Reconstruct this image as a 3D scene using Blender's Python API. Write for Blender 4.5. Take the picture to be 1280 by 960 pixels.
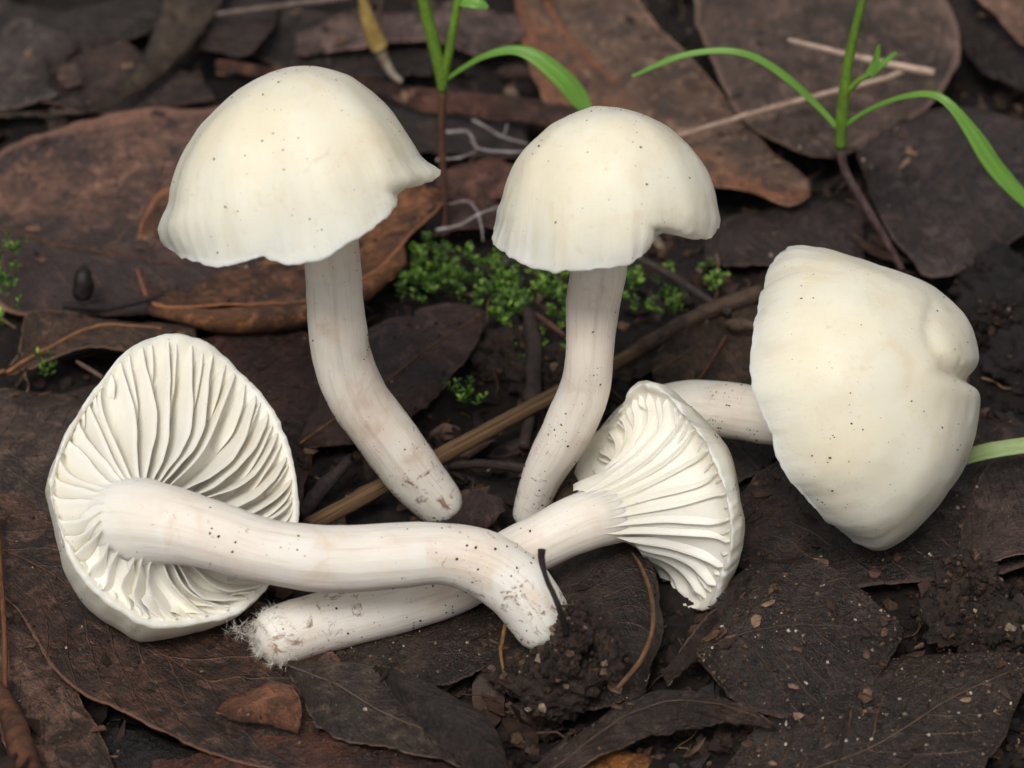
# Snow-white waxcaps on dark leaf litter.  1 Blender unit = 1 cm.
import bpy, math, random
import numpy as np

sc = bpy.context.scene
for o in list(bpy.data.objects):
    bpy.data.objects.remove(o, do_unlink=True)
COL = sc.collection
sc.unit_settings.system = 'METRIC'
sc.unit_settings.scale_length = 0.01
random.seed(7)
rng = np.random.default_rng(7)

# ------------------------------------------------------------------ camera
PITCH = math.radians(35.0)
DIST = 42.0
FPX = 4200.0                       # focal length in pixels of a 1280 wide frame
cam_d = bpy.data.cameras.new('camera')
cam = bpy.data.objects.new('camera', cam_d)
COL.objects.link(cam)
cam.location = (0, -DIST * math.cos(PITCH), DIST * math.sin(PITCH))
cam.rotation_euler = (math.pi / 2 - PITCH, 0, 0)
cam_d.sensor_width = 36.0
cam_d.lens = 36.0 * FPX / 1280.0
cam_d.clip_start = 1.0
cam_d.clip_end = 5000.0
cam_d.dof.use_dof = True
cam_d.dof.focus_distance = 38.0
cam_d.dof.aperture_fstop = 0.31
sc.camera = cam

# ------------------------------------------------------------------ light
SUN_EL, SUN_AZ = math.radians(56), math.radians(196)     # azimuth clockwise from +Y
w = bpy.data.worlds.new('World')
sc.world = w
w.use_nodes = True
nt = w.node_tree
nt.nodes.clear()
sky = nt.nodes.new('ShaderNodeTexSky')
sky.sky_type = 'NISHITA'
sky.sun_disc = False
sky.sun_elevation = SUN_EL
sky.sun_rotation = SUN_AZ
sky.air_density = 1.0
sky.dust_density = 4.0
hs = nt.nodes.new('ShaderNodeHueSaturation')             # overcast: the blue is mostly washed out
hs.inputs['Saturation'].default_value = 0.12
bg = nt.nodes.new('ShaderNodeBackground')
bg.inputs['Strength'].default_value = 0.065
wo = nt.nodes.new('ShaderNodeOutputWorld')
nt.links.new(sky.outputs[0], hs.inputs['Color'])
nt.links.new(hs.outputs[0], bg.inputs['Color'])
nt.links.new(bg.outputs[0], wo.inputs['Surface'])
sl = bpy.data.lights.new('sun', 'SUN')
sl.energy = 1.5
sl.angle = math.radians(20)
sl.color = (1.0, 0.965, 0.91)
sun = bpy.data.objects.new('sun', sl)
COL.objects.link(sun)
sun.rotation_euler = (math.pi / 2 - SUN_EL, 0, math.pi - SUN_AZ)
sun.location = (0, -20, 60)

sc.view_settings.view_transform = 'Standard'
sc.view_settings.look = 'None'
sc.view_settings.gamma = 1.0
sc.view_settings.exposure = 0.31
sc.render.engine = 'CYCLES'
sc.cycles.use_denoising = True
sc.cycles.use_adaptive_sampling = True
sc.cycles.adaptive_threshold = 0.025
sc.cycles.max_bounces = 5
sc.cycles.diffuse_bounces = 3
sc.cycles.glossy_bounces = 2
sc.cycles.transmission_bounces = 2
sc.cycles.caustics_reflective = False
sc.cycles.caustics_refractive = False

# ------------------------------------------------------------------ places in the photograph -> places on the ground
CAM = np.array(cam.location)
RIGHT = np.array([1.0, 0, 0])
UP = np.array([0, math.sin(PITCH), math.cos(PITCH)])
FWD = np.array([0, math.cos(PITCH), -math.sin(PITCH)])


def ray(px, py):
    return FWD + RIGHT * ((px - 640) / FPX) + UP * ((480 - py) / FPX)


def G(px, py, z=0.0):                # the point at height z
    r = ray(px, py)
    return CAM + r * ((z - CAM[2]) / r[2])


def V(px, py, y):                    # the point in the upright plane at distance y
    r = ray(px, py)
    return CAM + r * ((y - CAM[1]) / r[1])


def D(px, py, d):                    # the point at camera depth DIST + d
    return CAM + ray(px, py) * (DIST + d)


def C2W(v):                          # direction in camera axes (right, up, towards viewer)
    return RIGHT * v[0] + UP * v[1] - FWD * v[2]


def to_px(P):
    q = P - CAM
    z = q @ FWD
    return np.stack([640 + FPX * (q @ RIGHT) / z, 480 - FPX * (q @ UP) / z, z], -1)


def from_px(Q):
    r = FWD + np.outer((Q[:, 0] - 640) / FPX, RIGHT) + np.outer((480 - Q[:, 1]) / FPX, UP)
    return CAM + r * Q[:, 2:3]


def unit(v):
    return v / (np.linalg.norm(v) + 1e-12)


# ------------------------------------------------------------------ numeric helpers
_perm = np.random.default_rng(3).random((32, 32, 32))


def vnoise(P, s=1.0, seed=0):
    """smooth value noise in -1..1"""
    Q = np.asarray(P, float) * s + seed * 7.31 + 100.0
    i = np.floor(Q).astype(int)
    f = Q - i
    f = f * f * (3 - 2 * f)
    r = 0
    for dx in (0, 1):
        for dy in (0, 1):
            for dz in (0, 1):
                wgt = (f[..., 0] if dx else 1 - f[..., 0]) * (f[..., 1] if dy else 1 - f[..., 1]) * (f[..., 2] if dz else 1 - f[..., 2])
                r = r + wgt * _perm[(i[..., 0] + dx) % 32, (i[..., 1] + dy) % 32, (i[..., 2] + dz) % 32]
    return r * 2 - 1


def fbm(P, s=1.0, octaves=4, gain=0.5, seed=0):
    a, r = 1.0, 0
    for k in range(octaves):
        r = r + a * vnoise(P, s * 2 ** k, seed + k)
        a *= gain
    return r


def spline(pts, n, closed=False):
    """Catmull-Rom through pts, n samples evenly along its length"""
    P = np.asarray(pts, float)
    if len(P) == 2:
        t = np.linspace(0, 1, n)[:, None]
        return P[0] * (1 - t) + P[1] * t
    if closed:
        P = np.vstack([P[-1], P, P[0], P[1]])
    else:
        P = np.vstack([2 * P[0] - P[1], P, 2 * P[-1] - P[-2]])
    out = []
    for i in range(1, len(P) - 2):
        t = np.linspace(0, 1, 14, endpoint=False)[:, None]
        p0, p1, p2, p3 = P[i - 1], P[i], P[i + 1], P[i + 2]
        out.append(0.5 * (2 * p1 + (p2 - p0) * t + (2 * p0 - 5 * p1 + 4 * p2 - p3) * t ** 2 + (3 * p1 - p0 - 3 * p2 + p3) * t ** 3))
    out.append(P[-2][None])
    out = np.vstack(out)
    k = min(3, out.shape[1])
    s = np.r_[0, np.cumsum(np.linalg.norm(np.diff(out[:, :k], axis=0), axis=1))]
    t = np.linspace(0, s[-1], n)
    return np.stack([np.interp(t, s, out[:, j]) for j in range(out.shape[1])], -1)


# ------------------------------------------------------------------ meshes
def mesh_obj(name, verts, faces, mat, parent=None, origin=None, uvs=None, smooth=True):
    """verts in world space; a child shares its thing's origin"""
    root = parent
    while root is not None and root.parent is not None:
        root = root.parent
    if root is not None:
        org = np.array(root.location)
    else:
        org = np.array(origin if origin is not None else (0, 0, 0), float)
    V_ = np.asarray(verts, float) - org
    me = bpy.data.meshes.new(name)
    me.from_pydata(V_.tolist(), [], [list(map(int, f)) for f in faces])
    if smooth:
        me.polygons.foreach_set('use_smooth', [True] * len(me.polygons))
    if uvs is not None:
        uvs = np.asarray(uvs, float)
        l = me.uv_layers.new(name='UVMap')
        idx = np.empty(len(me.loops), dtype=np.int32)
        me.loops.foreach_get('vertex_index', idx)
        l.data.foreach_set('uv', uvs[idx].astype(np.float32).ravel())
    if mat is not None:
        me.materials.append(mat)
    me.update()
    o = bpy.data.objects.new(name, me)
    COL.objects.link(o)
    if parent is None:
        o.location = org
    else:
        o.parent = parent
    return o


def empty(name, loc):
    o = bpy.data.objects.new(name, None)
    COL.objects.link(o)
    o.location = loc
    o.empty_display_size = 0.3
    return o


def tag(o, label=None, cat=None, group=None, kind=None):
    if label: o['label'] = label
    if cat: o['category'] = cat
    if group: o['group'] = group
    if kind: o['kind'] = kind
    return o


def tube(path, rad, nseg=10, cap=True, flat=1.0, rough=0.0, seed=0):
    """verts, faces, uvs of a tube along path"""
    P = np.asarray(path, float)
    n = len(P)
    R = np.broadcast_to(np.asarray(rad, float), (n,))
    T = np.gradient(P, axis=0)
    T /= np.linalg.norm(T, axis=1)[:, None] + 1e-12
    ref = np.array([0, 0, 1.0]) if abs(T[0][2]) < 0.9 else np.array([1.0, 0, 0])
    a = unit(np.cross(T[0], ref))
    vs, uv = [], []
    for i in range(n):
        a = unit(a - T[i] * (a @ T[i]))
        b = np.cross(T[i], a)
        th = np.linspace(0, 2 * math.pi, nseg, endpoint=False)
        ring = P[i] + R[i] * (np.outer(np.cos(th), a) + flat * np.outer(np.sin(th), b))
        vs.append(ring)
        uv += [(i / (n - 1), k / nseg) for k in range(nseg)]
    vs = np.vstack(vs)
    if rough:
        cen = np.repeat(P, nseg, 0)
        vs = cen + (vs - cen) * (1 + rough * fbm(vs, 2.2 / max(R.max(), .02) * .2, 3, seed=seed))[:, None]
    fs = []
    for i in range(n - 1):
        for k in range(nseg):
            k2 = (k + 1) % nseg
            fs.append((i * nseg + k, i * nseg + k2, (i + 1) * nseg + k2, (i + 1) * nseg + k))
    if cap:
        fs.append(tuple(range(nseg))[::-1])
        fs.append(tuple((n - 1) * nseg + k for k in range(nseg)))
    return vs, fs, np.array(uv)


class Bag:
    """collects pieces of one mesh"""
    def __init__(self):
        self.v, self.f, self.u, self.n = [], [], [], 0

    def add(self, v, f, u=None):
        v = np.asarray(v, float)
        self.v.append(v)
        self.f += [tuple(i + self.n for i in q) for q in f]
        self.u.append(np.zeros((len(v), 2)) if u is None else np.asarray(u, float))
        self.n += len(v)

    def build(self, name, mat, parent=None, origin=None, smooth=True):
        return mesh_obj(name, np.vstack(self.v), self.f, mat, parent, origin, np.vstack(self.u), smooth)


# ------------------------------------------------------------------ materials
def srgb(r, g, b):
    f = lambda c: (c / 255 / 12.92) if c / 255 <= 0.04045 else ((c / 255 + 0.055) / 1.055) ** 2.4
    return (f(r), f(g), f(b), 1.0)


class NT:
    def __init__(self, name):
        self.m = bpy.data.materials.new(name)
        self.m.use_nodes = True
        self.t = self.m.node_tree
        self.t.nodes.clear()
        self.out = self.t.nodes.new('ShaderNodeOutputMaterial')
        self.p = self.t.nodes.new('ShaderNodeBsdfPrincipled')
        self.t.links.new(self.p.outputs[0], self.out.inputs[0])
        self.tc = self.t.nodes.new('ShaderNodeTexCoord')

    def link(self, a, b):
        self.t.links.new(a, b)

    def val(self, sock, x):
        if isinstance(x, bpy.types.NodeSocket):
            self.link(x, sock)
        else:
            sock.default_value = x

    def noise(self, scale, detail=4, rough=0.5, vec=None, dist=0.0):
        n = self.t.nodes.new('ShaderNodeTexNoise')
        n.inputs['Scale'].default_value = scale
        n.inputs['Detail'].default_value = detail
        n.inputs['Roughness'].default_value = rough
        n.inputs['Distortion'].default_value = dist
        self.link(vec if vec is not None else self.tc.outputs['Object'], n.inputs['Vector'])
        return n.outputs['Fac']

    def voronoi(self, scale, vec=None, feature='F1', out='Distance', rnd=1.0):
        n = self.t.nodes.new('ShaderNodeTexVoronoi')
        n.feature = feature
        n.inputs['Scale'].default_value = scale
        n.inputs['Randomness'].default_value = rnd
        self.link(vec if vec is not None else self.tc.outputs['Object'], n.inputs['Vector'])
        return n.outputs[out]

    def math(self, op, a, b=0.0, c=0.0, clamp=False):
        n = self.t.nodes.new('ShaderNodeMath')
        n.operation = op
        n.use_clamp = clamp
        self.val(n.inputs[0], a)
        self.val(n.inputs[1], b)
        self.val(n.inputs[2], c)
        return n.outputs[0]

    def ramp(self, x, lo, hi, a=0.0, b=1.0, smooth=True):
        n = self.t.nodes.new('ShaderNodeMapRange')
        n.interpolation_type = 'SMOOTHSTEP' if smooth else 'LINEAR'
        self.val(n.inputs['Value'], x)
        for k, v in (('From Min', lo), ('From Max', hi), ('To Min', a), ('To Max', b)):
            self.val(n.inputs[k], v)
        return n.outputs['Result']

    def mix(self, fac, a, b, mode='MIX'):
        n = self.t.nodes.new('ShaderNodeMix')
        n.data_type = 'RGBA'
        n.blend_type = mode
        self.val(n.inputs[0], fac)
        self.val(n.inputs[6], a)
        self.val(n.inputs[7], b)
        return n.outputs[2]

    def sep(self, v):
        n = self.t.nodes.new('ShaderNodeSeparateXYZ')
        self.link(v, n.inputs[0])
        return n.outputs

    def bump(self, h, strength=0.5, dist=0.02, normal=None):
        n = self.t.nodes.new('ShaderNodeBump')
        n.inputs['Strength'].default_value = strength
        n.inputs['Distance'].default_value = dist
        self.val(n.inputs['Height'], h)
        if normal is not None:
            self.link(normal, n.inputs['Normal'])
        return n.outputs[0]

    def set(self, **k):
        for key, x in k.items():
            self.val(self.p.inputs[key.replace('_', ' ')], x)
        return self.m


def leaf_material(name, c1, c2, spot=(22, 17, 16), spots=0.5, rough=0.44, vein=(120, 88, 66), veins=0.5, scale=1.0, nveins=11.0, fine=0.5, half=None):
    n = NT(name)
    c1 = (c1[0] * 0.93, c1[1] * 0.91, c1[2] * 0.87)
    c2 = (c2[0] * 0.72, c2[1] * 0.70, c2[2] * 0.68)
    uv = n.sep(n.tc.outputs['UV'])
    u, v = uv[0], uv[1]
    av = n.math('ABSOLUTE', n.math('SUBTRACT', v, 0.5))
    wob = n.noise(2.5, 3)
    # broad colour change, worn pale patches, dark mould blotches, peppering, fine grain
    dark = srgb(*[int(x * 0.58) for x in c2])
    a = n.ramp(n.noise(0.6 * scale, 6, 0.65), 0.38, 0.60)
    col = n.mix(a, srgb(*c1), srgb(*c2))
    hm = None
    if half is not None:        # one side of the midrib weathered to another colour
        hm = n.ramp(n.math('ADD', v, n.math('MULTIPLY', n.math('SUBTRACT', n.noise(1.4, 4), 0.5), 0.7)), half[1], half[2])
        col = n.mix(n.math('MULTIPLY', hm, 0.92), col, srgb(*half[0]))
    pale = n.ramp(n.noise(3.2 * scale, 5, 0.75, dist=0.7), 0.48, 0.66, 0, 0.6)
    if hm is not None:
        pale = n.math('MULTIPLY', pale, n.math('SUBTRACT', 1.0, n.math('MULTIPLY', hm, 0.85)))
    col = n.mix(pale, col, srgb(*[min(255, int(x * 1.35 + 14)) for x in c1]))
    blot = n.ramp(n.noise(2.1 * scale, 5, 0.72, dist=0.5), 0.50, 0.60, 0, min(1, spots * 1.25))
    col = n.mix(blot, col, srgb(*spot))
    pep = n.ramp(n.noise(10 * scale, 3, 0.75), 0.53, 0.63, 0, min(1, spots * 1.1))
    col = n.mix(pep, col, srgb(*spot))
    mp = n.t.nodes.new('ShaderNodeMapping')              # grain drawn out along the leaf
    mp.inputs['Scale'].default_value = (9, 42, 1)
    n.link(n.tc.outputs['UV'], mp.inputs[0])
    gr = n.noise(1.0, 3, 0.7, vec=mp.outputs[0])
    col = n.mix(n.ramp(gr, 0.48, 0.68, 0, 0.55), col, dark)
    fn = n.noise(40, 2, 0.7)
    col = n.mix(n.ramp(fn, 0.45, 0.7, 0, min(1, fine * 1.1)), col, dark)
    col = n.mix(n.ramp(av, 0.465, 0.497, 0, 0.7), col, srgb(*[min(255, int(x * 1.45 + 10)) for x in c1]))
    col = n.mix(n.ramp(n.noise(70, 2, 0.6), 0.66, 0.74, 0, 0.5), col, srgb(150, 128, 112))
    # side veins (herringbone) and the fine net between them
    s = n.math('ADD', n.math('MULTIPLY', u, nveins), n.math('MULTIPLY', av, -nveins * 0.55))
    s = n.math('ADD', s, n.math('MULTIPLY', wob, 0.5))
    tri = n.math('ABSOLUTE', n.math('SUBTRACT', n.math('FRACT', s), 0.5))
    vm = n.ramp(tri, 0.0, 0.06, 1.0, 0.0)
    net = n.ramp(n.voronoi(7.0, feature='DISTANCE_TO_EDGE'), 0.0, 0.035, 1.0, 0.0)
    patch = n.ramp(n.noise(1.3, 3), 0.4, 0.62)
    vmc = n.math('MULTIPLY', n.math('MULTIPLY', vm, veins), patch)
    col = n.mix(vmc, col, srgb(*vein))
    col = n.mix(n.math('MULTIPLY', n.math('MULTIPLY', net, veins * 0.35), patch), col, srgb(*vein))
    h = n.math('ADD', n.math('MULTIPLY', fn, 0.5), n.math('MULTIPLY', n.noise(9, 4, 0.7), 1.3))
    h = n.math('ADD', h, n.math('MULTIPLY', gr, 0.6))
    h = n.math('ADD', h, n.math('MULTIPLY', vm, 0.35))
    h = n.math('ADD', h, n.math('MULTIPLY', net, 0.12))
    nb = n.bump(h, 0.9, 0.05)
    rg = n.ramp(n.noise(3.0, 5, 0.6), 0.35, 0.65, max(0.2, rough - 0.14), min(0.95, rough + 0.18))
    return n.set(Base_Color=col, Roughness=rg, Normal=nb, Specular_IOR_Level=0.5)


def plain_mat(name, c1, c2, rough=0.6, scale=3.0, bump=0.4, spec=0.4, stretch=None, sss=0.0):
    n = NT(name)
    vec = n.tc.outputs['Object']
    if stretch is not None:
        mp = n.t.nodes.new('ShaderNodeMapping')
        mp.inputs['Scale'].default_value = stretch
        n.link(n.tc.outputs['UV'], mp.inputs[0])
        vec = mp.outputs[0]
    f = n.noise(scale, 6, 0.65, vec=vec)
    col = n.mix(n.ramp(f, 0.33, 0.67), srgb(*c1), srgb(*c2))
    f2 = n.noise(scale * 5, 5, 0.7, vec=vec)
    col = n.mix(n.ramp(f2, 0.35, 0.7, 0, 0.5), col, srgb(*[int(x * 0.6) for x in c2]))
    n.set(Base_Color=col, Roughness=rough, Specular_IOR_Level=spec, Normal=n.bump(n.math('ADD', f, f2), bump, 0.03))
    if sss:
        n.set(Subsurface_Weight=sss, Subsurface_Radius=(0.6, 1.0, 0.3), Subsurface_Scale=0.05)
    return n.m


def island_mat(name, cols, rough=0.75, bump=0.6, scale=12, pale=None, spec=0.35):
    """many loose pieces: each piece takes its own colour"""
    n = NT(name)
    g = n.t.nodes.new('ShaderNodeNewGeometry')
    r = n.t.nodes.new('ShaderNodeValToRGB')
    r.color_ramp.interpolation = 'LINEAR'
    n.link(g.outputs['Random Per Island'], r.inputs[0])
    el = r.color_ramp.elements
    while len(el) < len(cols):
        el.new(0.5)
    for i, (p, c) in enumerate(cols):
        el[i].position = p
        el[i].color = srgb(*c)
    f = n.noise(scale, 5, 0.7)
    col = n.mix(n.ramp(f, 0.35, 0.65, 0, 0.55), r.outputs[0], srgb(20, 15, 13))
    return n.set(Base_Color=col, Roughness=rough, Specular_IOR_Level=spec, Normal=n.bump(f, bump, 0.05))


def flesh_material(name, c1, c2, tint=(214, 190, 150), tints=0.3, rough=0.42, specks=0.5, fibre=0.0, striae=0.0, dirt=0.0, sss=0.75, toptint=0.0):
    n = NT(name)
    f = n.noise(0.9, 5, 0.55)
    col = n.mix(n.ramp(f, 0.35, 0.65), srgb(*c1), srgb(*c2))
    col = n.mix(n.ramp(n.noise(1.7, 6, 0.6, dist=0.6), 0.52, 0.75, 0, tints), col, srgb(*tint))
    fine = n.noise(24, 4, 0.6)
    h = n.math('MULTIPLY', fine, 0.25)
    uv = n.sep(n.tc.outputs['UV'])
    if striae:           # radial lines in the outer margin (u runs round the cap, v from apex to rim)
        cb = n.t.nodes.new('ShaderNodeCombineXYZ')
        n.link(n.math('MULTIPLY', uv[0], 60.0), cb.inputs[0])
        n.link(n.math('MULTIPLY', uv[1], 2.5), cb.inputs[1])
        st = n.noise(1.0, 4, 0.55, vec=cb.outputs[0])
        edge = n.ramp(uv[1], 0.55, 0.98)
        col = n.mix(n.ramp(n.math('ADD', uv[1], n.math('MULTIPLY', f, 0.3)), 0.88, 1.18, 0, 0.5), col, srgb(246, 244, 236))
        col = n.mix(n.ramp(n.noise(3.1, 5, 0.7, dist=1.0), 0.60, 0.74, 0, 0.30), col, srgb(206, 178, 134))
        col = n.mix(n.ramp(n.noise(11, 4, 0.7), 0.58, 0.72, 0, 0.16), col, srgb(198, 170, 130))
        h = n.math('ADD', h, n.math('MULTIPLY', n.math('MULTIPLY', st, edge), striae * 3.0))
        col = n.mix(n.math('MULTIPLY', n.math('MULTIPLY', n.ramp(st, 0.45, 0.7), edge), 0.18), col, srgb(196, 186, 160))
    if fibre:            # lengthwise silky fibres on a stem
        cb = n.t.nodes.new('ShaderNodeCombineXYZ')
        n.link(n.math('MULTIPLY', uv[0], 7.0), cb.inputs[0])
        ang = n.math('MULTIPLY', uv[1], 2 * math.pi)
        n.link(n.math('MULTIPLY', n.math('COSINE', ang), 7.0), cb.inputs[1])
        n.link(n.math('MULTIPLY', n.math('SINE', ang), 7.0), cb.inputs[2])
        st = n.noise(1.0, 5, 0.6, vec=cb.outputs[0])
        h = n.math('ADD', h, n.math('MULTIPLY', st, fibre * 1.6))
        col = n.mix(n.ramp(st, 0.48, 0.72, 0, 0.34), col, srgb(208, 190, 172))
    if toptint:
        col = n.mix(n.ramp(uv[0], 0.10, 0.26, toptint, 0), col, srgb(246, 242, 231))
    if dirt:             # brown soil stains, more towards the base (u = 1)
        dn = n.noise(4.5, 6, 0.78, dist=0.8)
        m = n.ramp(n.math('ADD', dn, n.math('MULTIPLY', n.ramp(uv[0], 0.55, 1.0), 0.10)), 0.62, 0.72, 0, dirt)
        col = n.mix(m, col, srgb(128, 84, 58))
    if specks:           # tiny dark grains stuck to the skin
        vec = n.tc.outputs['Object']
        for sc_, rad, keep in ((6.0, 0.07, 0.80), (14.0, 0.10, 0.90)):
            dd = n.voronoi(sc_, vec=vec)
            cc = n.voronoi(sc_, vec=vec, out='Color')
            on = n.ramp(n.sep(cc)[0], keep, keep + 0.01)
            dot = n.math('MULTIPLY', n.ramp(n.math('ADD', dd, n.math('MULTIPLY', n.noise(60, 3), 0.06)), rad * 0.7 + .03, rad + .03, 1.0, 0.0), on)
            col = n.mix(n.math('MULTIPLY', dot, specks), col, srgb(58, 44, 34))
    return n.set(Base_Color=col, Roughness=rough, Specular_IOR_Level=0.3, Normal=n.bump(h, 0.5, 0.03),
                 Subsurface_Weight=sss, Subsurface_Radius=(1.0, 0.86, 0.62), Subsurface_Scale=0.20)


M = {}
M['cap'] = flesh_material('waxy cap skin', (243, 238, 221), (239, 230, 206), (228, 212, 180), 0.55, 0.46, 0.7, striae=0.35)
M['stem'] = flesh_material('silky stem', (245, 239, 229), (236, 224, 211), (206, 178, 154), 0.6, 0.5, 0.4, fibre=0.6, dirt=0.8)
M['stem_white'] = flesh_material('white stem', (247, 242, 234), (240, 231, 220), (224, 198, 172), 0.5, 0.5, 0.4, fibre=0.55, dirt=0.8, toptint=0.9)
M['gill'] = flesh_material('gill flesh', (248, 244, 233), (244, 237, 220), (232, 212, 178), 0.22, 0.5, 0.35, sss=0.25)
M['speck'] = island_mat('grit', [(0, (20, 15, 12)), (0.5, (48, 34, 25)), (1, (84, 58, 38))], 0.8)
M['fuzz'] = plain_mat('mycelium hair', (246, 242, 234), (232, 222, 208), 0.8, 3, 0.1)
M['soil'] = None

# ------------------------------------------------------------------ the ground
def axis(lo, hi, step, far):
    a = list(np.arange(lo, hi + 1e-6, step))
    s, x = step, hi
    while x < far:
        s *= 1.22
        x += s
        a.append(x)
    s, x = step, lo
    while x > -far:
        s *= 1.22
        x -= s
        a.insert(0, x)
    return np.array(a)


def ground_height(P):
    d = np.sqrt((P[:, 0] / 16) ** 2 + (P[:, 1] / 16) ** 2)
    near = np.clip(2.0 - d, 0.25, 1)
    return -0.22 + near * (0.16 * fbm(P, 0.55, 3, 0.5, 5) + 0.10 * fbm(P, 2.4, 4, 0.6, 11)) + 0.4 * np.clip(d - 1.5, 0, 3) * vnoise(P, 0.05, 2)


def build_ground():
    xs, ys = axis(-8.6, 8.6, 0.075, 900), axis(-8.0, 12.0, 0.085, 900)
    X, Y = np.meshgrid(xs, ys)
    P = np.stack([X.ravel(), Y.ravel(), np.zeros(X.size)], -1)
    P[:, 2] = ground_height(P)
    nx, ny = len(xs), len(ys)
    i = np.arange(ny - 1)[:, None] * nx + np.arange(nx - 1)[None]
    F = np.stack([i, i + 1, i + nx + 1, i + nx], -1).reshape(-1, 4)
    n = NT('dark humus')
    f = n.noise(1.6, 8, 0.7)
    col = n.mix(n.ramp(f, 0.35, 0.65), srgb(15, 12, 11), srgb(32, 24, 21))
    f2 = n.noise(9, 8, 0.75)
    col = n.mix(n.ramp(f2, 0.45, 0.68), col, srgb(50, 37, 31))
    col = n.mix(n.ramp(n.noise(30, 4, 0.7), 0.60, 0.72, 0, 0.5), col, srgb(84, 66, 54))
    n.set(Base_Color=col, Roughness=n.ramp(f2, 0.3, 0.7, 0.45, 0.9), Specular_IOR_Level=0.4,
          Normal=n.bump(n.math('ADD', f2, n.noise(28, 5, 0.7)), 0.9, 0.06))
    M['soil'] = n.m
    g = mesh_obj('ground', P, F.tolist(), n.m)
    tag(g, kind='structure')


build_ground()

# ------------------------------------------------------------------ mushrooms
def outline_radius(poly, c, ang):
    """distance from c to the closed outline in each direction"""
    P = np.asarray(poly, float) - np.asarray(c, float)
    Q = np.roll(P, -1, 0)
    best = np.zeros(len(ang))
    for k, a in enumerate(ang):
        d = np.array([math.cos(a), math.sin(a)])
        e = Q - P
        den = d[0] * e[:, 1] - d[1] * e[:, 0]
        den = np.where(abs(den) < 1e-9, 1e-9, den)
        t = (P[:, 0] * e[:, 1] - P[:, 1] * e[:, 0]) / den
        s = (P[:, 0] * d[1] - P[:, 1] * d[0]) / den
        ok = (s >= 0) & (s <= 1) & (t > 0)
        best[k] = t[ok].max() if ok.any() else 100
    return best


def shape_to_outline(groups, cap_index, poly, c, power=2.0, iters=6, nb=96, weights=None):
    """sculpt: pull the cap's margin to the outline the photograph shows, leaving the middle as it is"""
    ang = np.linspace(-math.pi, math.pi, nb, endpoint=False)
    t = outline_radius(spline(poly, 400, True), c, ang)
    for it in range(iters):
        q = to_px(groups[cap_index])
        dx, dy = q[:, 0] - c[0], q[:, 1] - c[1]
        al, rho = np.arctan2(dy, dx), np.hypot(dx, dy)
        b = ((al + math.pi) / (2 * math.pi) * nb).round().astype(int) % nb
        s = np.zeros(nb)
        np.maximum.at(s, b, rho)
        for k in range(nb):
            if s[k] == 0: s[k] = max(s[k - 1], 1)
        ratio = t / s
        ratio = 0.25 * np.roll(ratio, 1) + 0.5 * ratio + 0.25 * np.roll(ratio, -1)
        kern = np.exp(-0.5 * (np.arange(-12, 13) / 5.0) ** 2)
        broad = np.convolve(np.r_[ratio[-12:], ratio, ratio[:12]], kern / kern.sum(), 'valid')
        ax = np.r_[ang, math.pi]
        rr, ss = np.r_[ratio, ratio[0]], np.r_[s, s[0]]
        for gi in range(len(groups)):
            q = to_px(groups[gi])
            dx, dy = q[:, 0] - c[0], q[:, 1] - c[1]
            al, rho = np.arctan2(dy, dx), np.hypot(dx, dy)
            k, sm = np.interp(al, ax, rr), np.interp(al, ax, ss)
            wgt = np.clip(rho / sm, 0, 1) ** power
            if weights is not None and weights[gi] is not None:
                wgt = wgt * weights[gi] ** 2
                k = np.clip(k, 0.5, 1.8)
            kb = np.interp(al, ax, np.r_[broad, broad[0]])
            f = (1 + (kb - 1) * wgt) * (1 + (k / kb - 1) * wgt ** 3.0)
            if gi > 0:
                f = np.minimum(f, 0.955 * np.interp(al, ax, np.r_[t, t[0]]) / np.maximum(rho, 1))
            q[:, 0], q[:, 1] = c[0] + dx * f, c[1] + dy * f
            groups[gi] = from_px(q)
    return groups


def grid_faces(nu, nv, wrap=False, flip=False):
    f = []
    for i in range(nu - 1):
        for k in range(nv if wrap else nv - 1):
            k2 = (k + 1) % nv
            q = (i * nv + k, i * nv + k2, (i + 1) * nv + k2, (i + 1) * nv + k)
            f.append(q[::-1] if flip else q)
    return f


def normals_of(verts, faces):
    F = np.array([q[:3] for q in faces])
    k = np.cross(verts[F[:, 1]] - verts[F[:, 0]], verts[F[:, 2]] - verts[F[:, 0]])
    Q = np.array([q if len(q) == 4 else (q[0], q[1], q[2], q[2]) for q in faces])
    n = np.zeros_like(verts)
    for c in range(4):
        np.add.at(n, Q[:, c], k)
    return n / (np.linalg.norm(n, axis=1)[:, None] + 1e-12)


def flecks(bag, pts, nrm, size, r):
    """small flat irregular crumbs lying on a surface"""
    for p, n_ in zip(pts, nrm):
        s = size * (0.4 + 1.3 * r.random() ** 2.5)
        a = unit(np.cross(n_, r.normal(size=3)))
        b = np.cross(n_, a)
        k = 5
        el = 0.45 + 0.55 * r.random()
        th = np.linspace(0, 2 * math.pi, k, endpoint=False) + r.random()
        rad = s * (0.7 + 0.6 * r.random(k))
        ring = p + np.outer(np.cos(th) * rad, a) + np.outer(np.sin(th) * rad * el, b) - n_ * 0.15 * s
        top = p + n_ * s * 0.55
        v = np.vstack([ring, top])
        bag.add(v, [(i, (i + 1) % k, k) for i in range(k)])


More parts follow.
